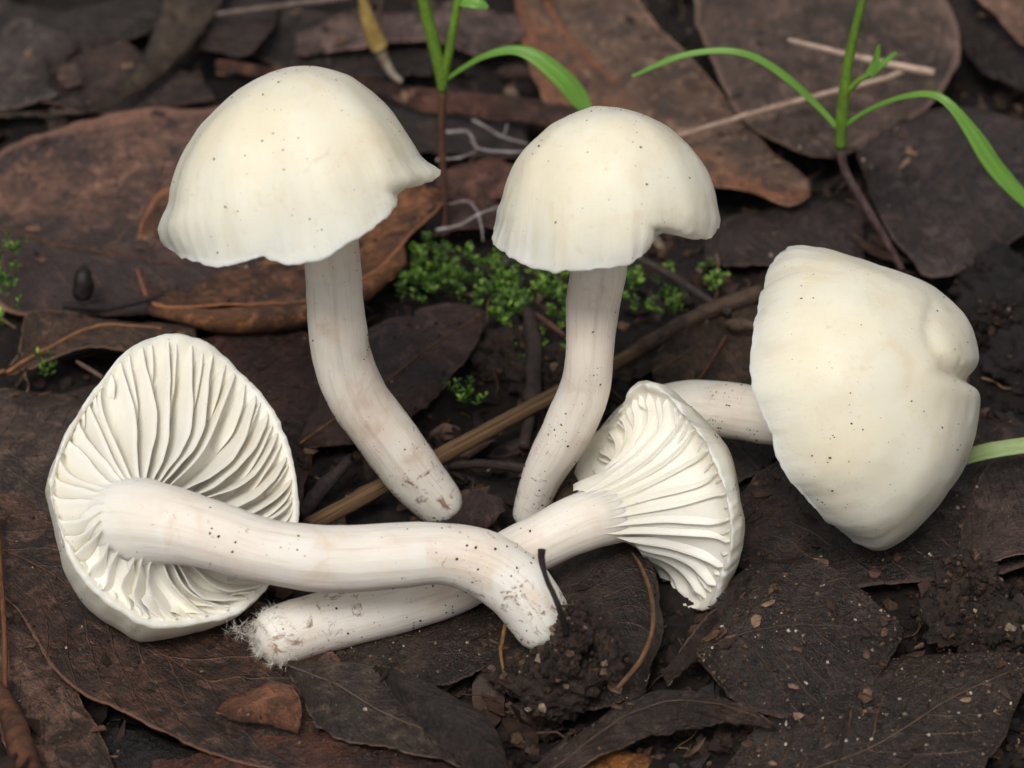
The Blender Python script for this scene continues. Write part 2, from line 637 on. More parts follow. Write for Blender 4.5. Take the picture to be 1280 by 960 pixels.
def mushroom(label, base, stem_pts, rim_c, apex_dir, side_dir, R, H, attach, dec, outline, centre, bulge=(1.0, 1.0), n_gills=0, gills_single=True,
             stem_mat='stem', hin=0.45, rs=0.4, lean=0.07, swirl=0.0, seed=1, power=2.0, n_specks=95, dent=None, post=None, gill_bow=0.0, curl=0.06, wave=0.02, gthick=0.05, gdeep=0.10, zfun=0.0, gexp=2.1, flute=0.02, relief=None):
    r = np.random.default_rng(seed)
    root = empty('mushroom', base)
    tag(root, label, 'mushroom', 'white waxcap mushrooms')
    A = unit(apex_dir)
    S = unit(side_dir - A * (side_dir @ A))
    B = np.cross(A, S)
    nph, nt_ = 256, 56
    ph = np.linspace(0, 2 * math.pi, nph, endpoint=False)

    def rimR(p):
        return R * (1 + wave * np.sin(3 * p + seed) + wave * 0.7 * np.sin(5 * p + 2.1 * seed) + wave * 0.4 * np.sin(11 * p + seed * 3.3))

    def loc(x, y, z):
        return rim_c + np.multiply.outer(x, S) + np.multiply.outer(y, B) + np.multiply.outer(z, A)

    # outer skin, rolled a little under at the margin, then the under face back to the stem
    tt = np.linspace(0, 1, nt_)
    vs, uv = [], []
    Rp = rimR(ph)
    ea, eb = bulge
    for t in tt:
        rr = math.sin(t * math.pi / 2) ** ea
        zz = H * max(0.0, math.cos(t * math.pi / 2)) ** eb
        vs.append(loc(Rp * rr * np.cos(ph), Rp * rr * np.sin(ph), np.full(nph, zz)))
        uv += [(p / (2 * math.pi), t) for p in ph]
    # margin lip and the under face
    for q, (k, z) in enumerate([(1.003, -curl * .5), (0.99, -curl), (0.965, -curl * 0.9), (0.94, -curl * 0.2)]):
        vs.append(loc(Rp * k * np.cos(ph), Rp * k * np.sin(ph), np.full(nph, z)))
        uv += [(p / (2 * math.pi), 0.97 - .02 * q) for p in ph]
    nin = 18
    at = attach - rim_c
    ax_, ay_ = at @ S, at @ B
    psi = np.arctan2(Rp * np.sin(ph) - ay_, Rp * np.cos(ph) - ax_)
    for k in range(1, nin + 1):
        u = 1 - k / nin
        x = (ax_ + rs * np.cos(psi)) * (1 - u) + Rp * 0.935 * np.cos(ph) * u
        y = (ay_ + rs * np.sin(psi)) * (1 - u) + Rp * 0.935 * np.sin(ph) * u
        z = hin * H * (1 - (np.hypot(x, y) / Rp) ** 2) + zfun * (1 - u) ** gexp
        vs.append(loc(x, y, z))
        uv += [(p / (2 * math.pi), 0.3) for p in ph]
    cap_v = np.vstack(vs)
    cap_f = grid_faces(nt_ + 4 + nin, nph, True)
    groups = [cap_v]

    # gills: blades hanging between the under face and a free edge that runs down onto the stem
    blades = []
    nfull = n_gills

    def blade(p, u0, depth, jl):
        nu, nv = 20, 5
        us = np.linspace(u0, 1, nu)
        Rr = rimR(np.array([p]))[0] * (0.95 if relief is None else 0.92)
        sw = swirl * (1 - us) ** 1.5
        pa = p + sw
        # start on the stem, end at the margin
        ps = math.atan2(Rr * math.sin(p) - ay_, Rr * math.cos(p) - ax_)
        sx, sy = ax_ + rs * np.cos(ps + sw), ay_ + rs * np.sin(ps + sw)
        ex, ey = Rr * math.cos(p), Rr * math.sin(p)
        x, y = sx * (1 - us) + ex * us, sy * (1 - us) + ey * us
        tx, ty = -math.sin(ps), math.cos(ps)
        wig = 0.022 * np.sin(us * math.pi * (1.2 + jl[0]) + jl[1] * 6) * np.sin(us * math.pi) * (1 + .6 * jl[2])
        bow = gill_bow * np.sin(us * math.pi) * math.cos(p + jl[3] * .3)
        rho = np.hypot(x, y) / Rr
        zin = hin * H * (1 - np.clip(rho, 0, 1) ** 2) + 0.05 + zfun * (1 - us) ** gexp
        zfr = -dec * (1 - us) ** gexp - gdeep * np.sin(us * math.pi) ** 0.8 - curl * us
        if relief is not None:
            zfr = zin - 0.05 - relief * np.minimum(1, (1 - us) * 9)
        if u0 > 0:
            k = np.clip((us - u0) / (1 - u0), 0, 1)
            zfr = zin + (zfr - zin) * np.sin(np.clip(k * 1.7, 0, 1) * math.pi / 2) * depth
        side = []
        for sgn in (1, -1):
            for j in range(nv):
                v = j / (nv - 1)                      # 0 at the free edge
                z = zfr * (1 - v) + zin * v
                th = (0.010 + gthick * v ** 1.4) * sgn * (0.35 + 0.65 * rho)
                edge = 0.005 * np.sin(us * 31 + jl[1] * 20) * (1 - v) * jl[2]
                off = wig + bow + lean * (1 - v) ** 1.3 * np.sin(us * math.pi) * (0.6 + .8 * jl[2]) + th + edge
                side.append(loc(x + tx * off, y + ty * off, z))
        V_ = np.vstack(side)
        idx = lambda s, j, i: (s * nv + j) * nu + i
        F = []
        for s in (0, 1):
            for j in range(nv - 1):
                for i in range(nu - 1):
                    q = (idx(s, j, i), idx(s, j, i + 1), idx(s, j + 1, i + 1), idx(s, j + 1, i))
                    F.append(q if s else q[::-1])
        for i in range(nu - 1):
            F.append((idx(0, 0, i), idx(0, 0, i + 1), idx(1, 0, i + 1), idx(1, 0, i)))
        return V_, F, np.tile(us, 2 * nv)

    if n_gills:
        for k in range(nfull):
            p = 2 * math.pi * (k + 0.35 * (r.random() - .5)) / nfull
            blades.append(blade(p, 0.0, 1.0, r.random(4)))
            p2 = 2 * math.pi * (k + 0.5 + 0.3 * (r.random() - .5)) / nfull
            blades.append(blade(p2, 0.35 + 0.4 * r.random(), 0.8, r.random(4)))
    for b in blades: groups.append(b[0])
    groups = shape_to_outline(groups, 0, outline, centre, power, weights=[None] + [b[2] for b in blades])
    cap_v = groups[0]
    if dent is not None:
        cap_v = dent(cap_v)
    nn = normals_of(cap_v, cap_f)
    mid_ = slice(nph * 20, nph * 30)
    if ((cap_v[mid_] - rim_c) * nn[mid_]).sum() < 0:
        nn = -nn
        cap_f = [q[::-1] for q in cap_f]
    tv = np.array(uv)
    rimw = np.clip((tv[:, 1] - 0.62) / 0.38, 0, 1) ** 1.5
    ring = np.stack([np.cos(tv[:, 0] * 2 * math.pi), np.sin(tv[:, 0] * 2 * math.pi), 0.12 * tv[:, 1]], -1)
    cap_v = cap_v + nn * (0.018 * fbm(cap_v, 1.1, 3, 0.5, seed) + 0.003 * fbm(cap_v, 7, 2, 0.5, seed) + flute * rimw * fbm(ring, 7.0, 3, 0.6, seed + 2))[:, None]
    cap_v = cap_v + np.outer(np.where(tv[:, 1] > 0.9, 0.016, 0) * fbm(ring, 16.0, 3, 0.6, seed + 7), A)
    cap = mesh_obj('cap', cap_v, cap_f, M['cap'], root, uvs=uv)
    cap.data.materials.append(M['gill'])                 # the under face is gill flesh
    cap.data.polygons.foreach_set('material_index', [1 if i >= (nt_ + 2) * nph else 0 for i in range(len(cap_f))])
    # stem
    sp = np.array([list(p) + [rad] for p, rad in stem_pts])
    path = spline(sp, 72)
    vS, fS, uS = tube(path[:, :3], path[:, 3], 40, True)
    cen = np.repeat(path[:, :3], 40, 0)
    k = 0.045 * fbm(vS, 0.9, 3, 0.5, seed + 9) + 0.02 * fbm(vS, 4, 2, 0.5, seed + 4)
    end = np.repeat(np.clip((np.linspace(0, 1, 72) - 0.965) / 0.035, 0, 1), 40)
    vS = cen + (vS - cen) * ((1 + k) * np.sqrt(1 - 0.85 * end ** 2))[:, None]
    stem = mesh_obj('stem', vS, fS, M[stem_mat], root, uvs=uS)
    if gills_single:
        for i, b in enumerate(blades):
            mesh_obj('gill', groups[1 + i], b[1], M['gill'], cap)
    elif blades:
        bg_ = Bag()
        for i, b in enumerate(blades): bg_.add(groups[1 + i], b[1])
        tag(bg_.build('gill_layer', M['gill'], cap), kind='stuff')
    # grit
    bag = Bag()
    pick = r.integers(nph * 3, nph * (nt_ - 1), n_specks)
    for _c in range(6):                       # grains gather in little groups
        k0 = r.integers(nph * 18, nph * (nt_ - 4))
        near = np.argsort(np.linalg.norm(cap_v[:nph * (nt_ - 1)] - cap_v[k0], axis=1))[:70]
        pick = np.r_[pick, r.choice(near, 6)]
    flecks(bag, cap_v[pick], nn[pick], 0.0125, r)
    tag(bag.build('grit', M['speck'], cap, smooth=False), kind='stuff')
    bag = Bag()
    ns = normals_of(vS, fS[:-2])
    wgt = np.r_[r.random(n_specks // 2), 1 - r.random(n_specks) ** 1.6 * 0.35]
    pick = (wgt * 69).astype(int) * 40 + r.integers(0, 40, len(wgt))
    for _c in range(10):
        k0 = r.integers(40 * 20, 40 * 69)
        near = np.argsort(np.linalg.norm(vS - vS[k0], axis=1))[:22]
        pick = np.r_[pick, r.choice(near, 10)]
    flecks(bag, vS[pick], ns[pick], 0.0135, r)
    tag(bag.build('grit', M['speck'], stem, smooth=False), kind='stuff')
    return dict(root=root, cap=cap, stem=stem, stem_v=vS, stem_n=ns, path=path, cap_v=cap_v)


def stem_depth(lst):
    return [(D(x, y, d), rad / FPX * (DIST + d)) for x, y, rad, d in lst]


OUT1 = [(385, 82), (420, 88), (447, 100), (482, 131), (503, 158), (523, 187), (541, 203), (555, 217), (551, 225), (523, 235), (502, 241), (495, 256), (478, 276), (449, 296), (419, 315), (400, 325), (378, 331), (358, 332),
        (342, 329), (326, 324), (311, 331), (297, 336), (268, 337), (240, 331), (220, 322), (204, 306), (197, 289), (198, 272), (206, 255), (214, 223), (224, 197), (237, 175), (255, 150), (282, 125), (310, 104), (345, 88)]
OUT2 = [(750, 132), (785, 136), (815, 146), (840, 161), (867, 186), (884, 211), (895, 238), (902, 268), (901, 285), (892, 297), (874, 302), (850, 297), (836, 291), (824, 290), (820, 298), (808, 315), (795, 326), (780, 332), (750, 337), (720, 339),
        (691, 341), (657, 334), (640, 326), (630, 320), (628, 314), (622, 312), (614, 300), (616, 280), (620, 262), (627, 243), (634, 222), (643, 203), (655, 186), (674, 168), (692, 153), (714, 142), (732, 135)]
OUT3 = [(977, 312), (964, 325), (955, 345), (948, 372), (940, 406), (937, 440), (938, 465), (941, 490), (949, 512), (957, 528), (964, 544), (966, 560), (973, 580), (988, 605), (1012, 634), (1039, 657), (1063, 675), (1094, 687), (1112, 683), (1129, 677),
        (1150, 660), (1166, 642), (1180, 625), (1204, 587), (1218, 552), (1224, 518), (1222, 490), (1218, 477), (1219, 464), (1222, 440), (1214, 413), (1197, 386), (1170, 361), (1132, 341), (1087, 324), (1046, 311), (1012, 305), (992, 306)]
OUT4 = [(808, 475), (788, 484), (774, 508), (763, 525), (735, 547), (722, 572), (715, 612), (722, 640), (742, 664), (770, 675), (793, 684), (802, 699), (826, 733), (840, 750), (854, 761), (874, 767), (898, 754), (915, 727), (926, 702), (933, 657), (926, 623), (915, 572), (892, 536), (861, 505), (833, 482)]
OUT5 = [(200, 417), (172, 425), (147, 445), (124, 476), (96, 518), (77, 555), (61, 591), (57, 618), (62, 648), (71, 687), (82, 720), (110, 762), (152, 793), (175, 803), (214, 799), (265, 786), (302, 768), (330, 742), (352, 712), (368, 680), (373, 650), (372, 610), (370, 590), (358, 549), (338, 507), (310, 473), (273, 437), (237, 421)]

# upright, behind
b1 = G(562, 650, -0.05)
y1 = b1[1]
pts = [(400, 262, 32), (412, 300, 33), (417, 344, 33.5), (420, 400, 35), (428, 448, 36), (447, 497, 37), (478, 540, 37.5), (517, 592, 35), (546, 626, 30), (560, 646, 24)]
m1 = mushroom('tall white mushroom with bell cap and stem curving to the straw stalk', b1,
              [(V(x, y, y1 + 0.25 * (i < 3)), rad / FPX * 40.0) for i, (x, y, rad) in enumerate(pts)],
              V(384, 258, y1 + 0.1), np.array([-0.27, 0.30, 1.0]), RIGHT, 1.84, 2.05, V(398, 275, y1 + .1), 0.0, OUT1, (378, 225),
              bulge=(1.12, 0.95), n_gills=34, gills_single=False, hin=0.72, gdeep=-0.30, curl=0.025, seed=3, power=1.6, wave=0.025)

b2 = G(660, 652, -0.05)
y2 = b2[1]
pts = [(752, 296, 33), (748, 340, 33), (741, 380, 32), (737, 440, 29), (733, 478, 30), (723, 508, 31), (703, 549, 30), (683, 585, 26), (669, 620, 22.5), (661, 655, 22)]
m2 = mushroom('upright white mushroom with notched dome cap standing behind the crossed stems', b2,
              [(V(x, y, y2 + 0.3 * (i < 3)), rad / FPX * 40.0) for i, (x, y, rad) in enumerate(pts)],
              V(758, 285, y2 + 0.2), np.array([-0.02, 0.22, 1.0]), RIGHT, 1.42, 1.72, V(752, 300, y2 + .2), 0.0, OUT2, (758, 245),
              bulge=(0.92, 0.95), n_gills=32, gills_single=False, hin=0.72, gdeep=-0.30, curl=0.025, seed=5, power=2.2, wave=0.02)


def cleft(P):
    """the groove at the right of the fallen cap"""
    q = to_px(P)
    a, b = np.array([1226, 476.0]), np.array([1178, 462.0])
    d = b - a
    t = np.clip(((q[:, :2] - a) @ d) / (d @ d), 0, 1)
    dist = np.linalg.norm(q[:, :2] - (a + t[:, None] * d), axis=1)
    k = np.exp(-(dist / 9.0) ** 2) * (1 - t * 0.9) * 0.10 - np.exp(-((dist - 20) / 14.0) ** 2) * 0.03
    k = k - 0.065 * np.exp(-(np.hypot(q[:, 0] - 1192, (q[:, 1] - 424) * 0.75) / 26.0) ** 2)
    line = np.array([(1214, 474), (1188, 464), (1166, 440), (1158, 410), (1166, 382)], float)
    dl = np.full(len(q), 1e9)
    for a_, b_ in zip(line[:-1], line[1:]):
        e = b_ - a_
        t_ = np.clip(((q[:, :2] - a_) @ e) / (e @ e), 0, 1)
        dl = np.minimum(dl, np.linalg.norm(q[:, :2] - (a_ + t_[:, None] * e), axis=1))
    k = k + 0.035 * np.exp(-(dl / 8.0) ** 2)
    front = np.clip((41.5 - q[:, 2]) / 1.0, 0, 1)
    ax = C2W((0.75, 0.2, 0.6))
    return P - ax * (k * front)[:, None]


b3 = G(1094, 684, 0.0)
m3 = mushroom('fallen white mushroom showing its broad cap top with a cleft edge', b3,
              stem_depth([(1040, 525, 37, -2.7), (962, 521, 36, -2.3), (905, 512, 34, -2.0), (850, 511, 34, -1.9), (800, 530, 33, -1.9), (760, 575, 32, -2.0)]),
              D(1037, 497, -3.0), C2W((0.80, 0.22, 0.56)), C2W((0.2, -1, 0)), 1.92, 1.75, D(1050, 505, -3.0), 0.0, OUT3, (1080, 495),
              bulge=(0.86, 0.9), n_gills=36, gills_single=False, hin=0.72, gdeep=-0.30, curl=0.025, seed=8, power=2.4, dent=cleft, wave=0.012, n_specks=90)

b5 = G(700, 800, 0.0)
m5 = mushroom('toppled white mushroom with open gills facing out and long arched stem', b5,
              stem_depth([(98, 642, 36, -4.3), (126, 647, 48, -4.66), (154, 651, 56, -4.92), (186, 653, 54, -5.13), (222, 658, 47.5, -5.3), (262, 668, 43.5, -5.38), (320, 686, 40.5, -5.40), (380, 696, 42, -5.34), (440, 698, 42, -5.25), (500, 694, 41, -5.2), (555, 692, 39, -5.1), (605, 704, 42, -5.05), (645, 732, 43, -5.0), (672, 767, 40, -4.95), (694, 808, 33, -4.92)]),
              D(212, 606, -4.45), C2W((-0.36, -0.36, -0.86)), C2W((1, 0, 0)), 1.70, 1.5, D(158, 668, -4.89), 0.50, OUT5, (212, 612),
              bulge=(0.66, 0.8), n_gills=34, stem_mat='stem_white', hin=0.15, zfun=-0.40, rs=0.42, lean=0.13, swirl=0.12, seed=12, power=1.6, n_specks=90, gill_bow=0.14, wave=0.01, gthick=0.052, gdeep=0.05, gexp=2.0)

b4 = G(335, 812, 0.0)
m4 = mushroom('toppled white mushroom with flared funnel gills, its stem passing under the arched stem', b4,
              stem_depth([(836, 622, 40, -3.3), (796, 633, 38, -3.68), (758, 643, 37.5, -3.95), (716, 657, 36, -4.08), (668, 681, 34, -4.05)]) +
              [(G(x, y, z), rad / FPX * 38.0) for x, y, rad, z in [(620, 706, 34, 0.50), (560, 734, 36, 0.42), (500, 754, 37, 0.38), (440, 771, 37, 0.36), (390, 783, 38, 0.36), (350, 796, 37, 0.36), (322, 806, 31, 0.36)]],
              D(836, 622, -3.35), C2W((0.80, 0.20, -0.57)), C2W((0.2, 1, 0.1)), 1.42, 0.85, D(836, 622, -3.35), 1.27, OUT4, (828, 620),
              bulge=(0.75, 0.7), n_gills=24, stem_mat='stem_white', hin=0.05, zfun=-1.20, rs=0.345, lean=0.06, swirl=0.0, seed=21, power=1.5, n_specks=60, curl=0.09, wave=0.02, gthick=0.075, gexp=3.0, relief=0.09)

# woolly mycelium on the base of the lower stem
def fuzz():
    bag = Bag()
    r = np.random.default_rng(4)
    v, n_ = m4['stem_v'], m4['stem_n']
    k0 = 40 * 67
    for _ in range(1300):
        i = r.integers(k0, len(v))
        if r.random() < 0.35: i = r.integers(40 * 70, len(v))
        p, d = v[i], unit(n_[i] + 0.5 * r.normal(size=3) + unit(v[-1] - v[k0]) * 0.4)
        L = 0.02 + 0.06 * r.random()
        s = unit(np.cross(d, r.normal(size=3))) * 0.0026
        q = p + d * L * 0.6 + r.normal(size=3) * 0.012
        e = p + d * L + r.normal(size=3) * 0.03
        bag.add([p - s, p + s, q + s * .6, q - s * .6, e], [(0, 1, 2, 3), (3, 2, 4)])
    c = D(300, 788, -5.05)
    for _ in range(130):                 # a loose tuft beside it
        p = c + np.array([0.20, 0.15, 0.14]) * r.normal(size=3) * 0.36
        d = unit(r.normal(size=3))
        L = 0.08 + 0.08 * r.random()
        s = unit(np.cross(d, r.normal(size=3))) * 0.002
        bag.add([p - s, p + s, p + d * L], [(0, 1, 2)])
    tag(bag.build('mycelium_wool', M['fuzz'], m4['stem'], smooth=False), kind='stuff')


fuzz()

# ------------------------------------------------------------------ dead leaves
LEAF_SURF = []


def edge3(pts, z):
    return [G(p[0], p[1], p[2] if len(p) > 2 else z) for p in pts]


def sheet(Lp, Mp, Rp, nu=56, nv=24, bump=0.07, ragged=0.05, thick=0.018, seed=0, roll=0.0):
    L, Mm, R_ = spline(Lp, nu), spline(Mp, nu), spline(Rp, nu)
    vv = np.linspace(-1, 1, nv)
    P = np.zeros((nu, nv, 3))
    for j, v in enumerate(vv):
        P[:, j] = L * (v * (v - 1) / 2) + Mm * (1 - v * v) + R_ * (v * (v + 1) / 2)
    # ragged edge: nibble inwards
    us = np.linspace(0, 1, nu)
    for j, s in ((0, 1), (nv - 1, -1)):
        k = ragged * np.abs(fbm(np.stack([us * 9, np.full(nu, seed * 1.7 + j), np.zeros(nu)], -1), 1.5, 4, 0.6))
        inner = P[:, j + s] - P[:, j]
        P[:, j] += inner / (np.linalg.norm(inner, axis=1)[:, None] + 1e-9) * np.minimum(k, np.linalg.norm(inner, axis=1))[:, None]
    flat = P.reshape(-1, 3)
    hz = bump * (fbm(flat, 0.8, 3, 0.5, seed) + 0.35 * fbm(flat, 3.5, 3, 0.55, seed + 3))
    # puckers between side veins
    U, Vv = np.meshgrid(us, vv, indexing='ij')
    hz = hz + (bump * 0.35 * np.sin((U * 11 - np.abs(Vv) * 3.0) * 2 * math.pi) * np.abs(Vv) * (1 - np.abs(Vv) ** 4)).ravel()
    flat = flat + np.outer(hz, [0, -0.25, 0.95])
    for side in (-1, 1):                                 # edges lift and dip along the leaf
        c_ = 0.13 * vnoise(np.stack([U.ravel() * 4.2, np.full(U.size, seed * 3.1 + side), np.zeros(U.size)], -1)) * np.clip(Vv.ravel() * side, 0, 1) ** 3
        flat = flat + np.outer(c_ * np.sin(np.clip(U.ravel(), 0, 1) * math.pi), [0, 0, 1.0])
    f = grid_faces(nu, nv)
    n_ = normals_of(flat, f)
    if n_[:, 2].mean() < 0:
        f = [q[::-1] for q in f]
        n_ = -n_
    low = flat - n_ * thick
    N = nu * nv
    faces = list(f) + [tuple(i + N for i in q[::-1]) for q in f]
    ring = [i * nv for i in range(nu)] + [(nu - 1) * nv + j for j in range(1, nv)] + [i * nv + nv - 1 for i in range(nu - 2, -1, -1)] + [j for j in range(nv - 2, 0, -1)]
    for a, b in zip(ring, ring[1:] + ring[:1]):
        faces.append((a, b, b + N, a + N))
    uv = np.stack([U.ravel(), Vv.ravel() * 0.5 + 0.5], -1)
    return np.vstack([flat, low]), faces, np.vstack([uv, uv]), flat.reshape(nu, nv, 3), n_


def dead_leaf(label, L, R, z=0.2, mid=None, bow=0.05, c1=(80, 60, 52), c2=(56, 42, 38), rib=None, rib_r=0.022, rib_span=(0.0, 0.96), name='dead_leaf', cat='leaf', group='dead leaves of the litter', crumbs=1.0, petiole=None, **kw):
    geo = {k: kw.pop(k) for k in ('nu', 'nv', 'bump', 'ragged', 'thick') if k in kw}
    k = len(LEAF_SURF) + 1
    Lp, Rp = edge3(L, z), edge3(R, z)
    if mid is None:
        a, b = spline(Lp, 9), spline(Rp, 9)
        Mp = (a + b) / 2
        Mp[:, 2] += bow * np.sin(np.linspace(0, math.pi, 9))
    else:
        Mp = edge3(mid, z + bow)
    v, f, uv, grid, n_ = sheet(Lp, Mp, Rp, seed=k, **geo)
    mat = leaf_material('leaf %d' % k, c1, c2, **kw)
    o = mesh_obj(name, v, f, mat, None, origin=Mp[0], uvs=uv)
    tag(o, label, cat, group)
    nv = grid.shape[1]
    if rib is not None:
        nu = grid.shape[0]
        i0, i1 = int(rib_span[0] * (nu - 1)), int(rib_span[1] * (nu - 1))
        j = nv // 2
        line = (grid[:, j] + grid[:, j - 1]) / 2 + n_.reshape(nu, nv, 3)[:, j] * rib_r * 0.15
        seg = line[i0:i1 + 1]
        vt, ft, ut = tube(seg, np.linspace(rib_r, rib_r * 0.45, len(seg)), 8, flat=0.8, rough=0.15, seed=k)
        mesh_obj('midrib', vt, ft, plain_mat('midrib %d' % k, rib, [int(x * .75) for x in rib], 0.6, 6, 0.4), o, uvs=ut)
    if petiole is not None:
        P = spline(edge3(petiole[0], z), 20)
        vt, ft, ut = tube(P, np.linspace(petiole[1], petiole[1] * 0.8, 20), 8, rough=0.15, seed=k)
        mesh_obj('petiole', vt, ft, plain_mat('petiole %d' % k, rib or c1, c2, 0.55, 5, 0.5), o, uvs=ut)
    LEAF_SURF.append((grid, n_.reshape(grid.shape), crumbs))
    return o


dead_leaf('large rusty spotted leaf lying behind the bell cap at the edge',
          [(-70, 262, .45), (0, 188, .5), (70, 163, .6), (150, 142, .65), (230, 131, .65), (310, 127, .6), (420, 140, .4)],
          [(-70, 300, .12), (0, 377, .10), (60, 386, .1), (120, 390, .1), (190, 392, .1), (300, 380, .1), (420, 330, .1)],
          mid=[(-70, 278, .32), (0, 288, .34), (140, 316, .32), (250, 322, .30), (420, 250, .3)], c1=(134, 98, 84), c2=(98, 70, 62), half=((50, 37, 36), 0.30, 0.55), spots=0.7, spot=(52, 42, 42), rib=(104, 64, 44), rib_r=0.018, scale=1.0)
lb = dead_leaf('curled orange brown leaf directly under the bell cap',
               [(168, 312, .30), (184, 262, .42), (214, 233, .5), (330, 225, .55), (450, 232, .6), (520, 226, .65), (553, 236, .7)],
               [(169, 322, .28), (176, 358, .3), (200, 386, .42), (290, 377, .45), (385, 372, .45), (460, 346, .42), (512, 296, .5), (553, 252, .65)],
               mid=[(168, 318, .22), (255, 330, .22), (385, 322, .25), (470, 280, .3), (553, 244, .6)], c1=(136, 88, 58), c2=(92, 58, 42), spots=0.4, rib=(170, 108, 66), rib_r=0.02, scale=1.2)
v_, f_, u_, g_, n_ = sheet(edge3([(186, 380, .42), (240, 380, .46), (300, 379, .47), (385, 373, .46), (450, 350, .44), (505, 306, .45)], 0), edge3([(188, 392, .36), (240, 399, .44), (300, 402, .45), (385, 395, .44), (450, 368, .42), (508, 322, .42)], 0),
                           edge3([(192, 396, .22), (240, 408, .24), (300, 414, .24), (385, 408, .24), (455, 380, .24), (510, 332, .3)], 0), nv=12, bump=.02, seed=61)
mesh_obj('curled_edge', v_, f_, leaf_material('leaf curled edge', (166, 112, 72), (120, 76, 48), spots=0.25, rough=0.5), lb, uvs=u_)

dead_leaf('small brown leaf with a tan stalk above the gilled cap',
          [(5, 462), (24, 440, .35), (30, 396, .45), (60, 394, .4), (130, 400), (200, 404), (245, 402)], [(5, 466), (50, 458), (100, 442), (160, 437), (200, 436), (245, 440)], z=.25,
          mid=[(5, 464, .26), (62, 432, .3), (122, 408, .3), (180, 410, .28), (245, 420, .25)], c1=(92, 68, 54), c2=(64, 48, 40), rib=(158, 108, 72), rib_r=.03, spots=.35, petiole=([(6, 464), (-12, 470), (-30, 472)], .035))
dead_leaf('dark reddish leaf between the gilled cap and the tall stem',
          [(240, 425), (300, 408), (360, 402), (395, 430, .2), (412, 470, .3), (412, 500, .3)], [(240, 640), (320, 645), (372, 640), (384, 600, .1), (398, 550, .1), (412, 505, .2)], z=.12,
          bow=.1, c1=(84, 52, 44), c2=(56, 37, 33), spots=.35, rough=.5)
dead_leaf('smooth purple brown pointed leaf behind the tall curved stem',
          [(375, 548, .2), (408, 470, .35), (450, 415, .45), (520, 385, .45), (575, 381, .4), (607, 390, .3)], [(375, 560, .12), (425, 558, .12), (500, 528, .16), (562, 478, .2), (598, 430, .22), (607, 394, .28)],
          mid=[(375, 555, .2), (470, 487, .34), (535, 436, .36), (607, 392, .3)], c1=(86, 62, 58), c2=(62, 45, 45), spots=.12, rib=(140, 98, 64), rib_r=.016, rough=.42, fine=.25, bump=.02)
dead_leaf('grey brown leaf beside the rim of the gilled cap',
          [(-50, 505), (0, 487), (60, 480), (130, 476), (210, 474)], [(-50, 640), (30, 648), (85, 640), (145, 600), (210, 500)], z=.12, c1=(92, 74, 66), c2=(62, 48, 44), spots=.45, rib=None)
dead_leaf('big mottled leaf spread underneath the gilled cap',
          [(-60, 620, .3), (60, 620, .2), (200, 690, .15), (330, 750, .15), (425, 826, .2), (450, 890, .2)], [(-60, 690, .12), (20, 765, .14), (72, 850, .22), (150, 890, .26), (250, 935, .28), (350, 962, .25), (450, 990, .2)],
          mid=[(-60, 655, .2), (60, 715, .14), (200, 815, .16), (330, 885, .16), (450, 945, .2)], c1=(96, 66, 54), c2=(62, 43, 38), spots=.6, rib=(104, 70, 52), rib_r=.012, scale=1.1, nu=60, nv=28)
dead_leaf('pinkish brown leaf at the bottom corner below the mottled leaf',
          [(-40, 690, .1), (10, 730, .1), (62, 800, .1), (100, 870, .1), (135, 935, .1), (150, 990, .1)], [(-60, 720), (-40, 800), (-20, 880), (20, 960), (60, 1000), (150, 1010)], z=.08, c1=(116, 86, 74), c2=(72, 54, 48), spots=.55)
dead_leaf('grey brown leaf under the woolly stem base, its tip under a fold',
          [(360, 830), (420, 826), (475, 832), (525, 868), (572, 912), (605, 962)], [(360, 842), (378, 880), (410, 925), (480, 940), (560, 955), (605, 972)], z=.24, c1=(84, 69, 60), c2=(56, 45, 41), spots=.5, rib=(112, 92, 76), rib_r=.014)
dead_leaf('folded near black leaf below the soil covered stem base',
          [(468, 833, .3), (530, 845, .4), (582, 870, .42), (620, 905, .42), (634, 950, .4), (645, 1000, .4)], [(468, 836, .28), (498, 880, .34), (540, 922, .36), (590, 965, .36), (645, 1010, .36)], mid=[(468, 834, .3), (530, 872, .45), (588, 915, .5), (645, 1004, .45)],
          c1=(56, 42, 39), c2=(36, 28, 27), spots=.35)
dead_leaf('reddish leaf peeping out along the bottom under the folded leaf',
          [(190, 948), (300, 932), (420, 918), (520, 925), (640, 950)], [(190, 1010), (400, 1020), (640, 1015)], z=.12, c1=(100, 58, 44), c2=(62, 40, 34), spots=.5)
dead_leaf('small torn orange brown leaf fragment on the mottled leaf',
          [(271, 886, .34), (294, 866, .42), (343, 846, .5), (373, 872, .44), (378, 896, .4), (372, 914, .36)], [(271, 888, .34), (298, 899, .36), (337, 905, .36), (356, 910, .36), (372, 916, .36)],
          mid=[(271, 887, .35), (310, 884, .48), (345, 884, .5), (372, 915, .38)], c1=(134, 86, 62), c2=(108, 68, 50), spots=.2, rib=None, ragged=.05, nu=30, nv=12)
dead_leaf('crescent shaped brown leaf with a pale rim below the soil clod',
          [(630, 985, .3), (715, 925, .34), (775, 872, .4), (840, 858, .45), (912, 874, .45), (972, 903, .4)], [(660, 1005, .2), (760, 950, .24), (820, 922, .26), (880, 905, .3), (930, 902, .34), (972, 906, .38)], bow=.1, c1=(76, 60, 54), c2=(52, 40, 37), spots=.4, rib=(104, 82, 68), rib_r=.012)
dead_leaf('yellow ochre leaf scrap at the bottom edge under the crescent leaf',
          [(690, 970), (735, 940), (790, 933), (840, 955)], [(690, 1000), (760, 1010), (840, 1000)], z=.12, c1=(160, 100, 40), c2=(112, 66, 30), spots=.45)
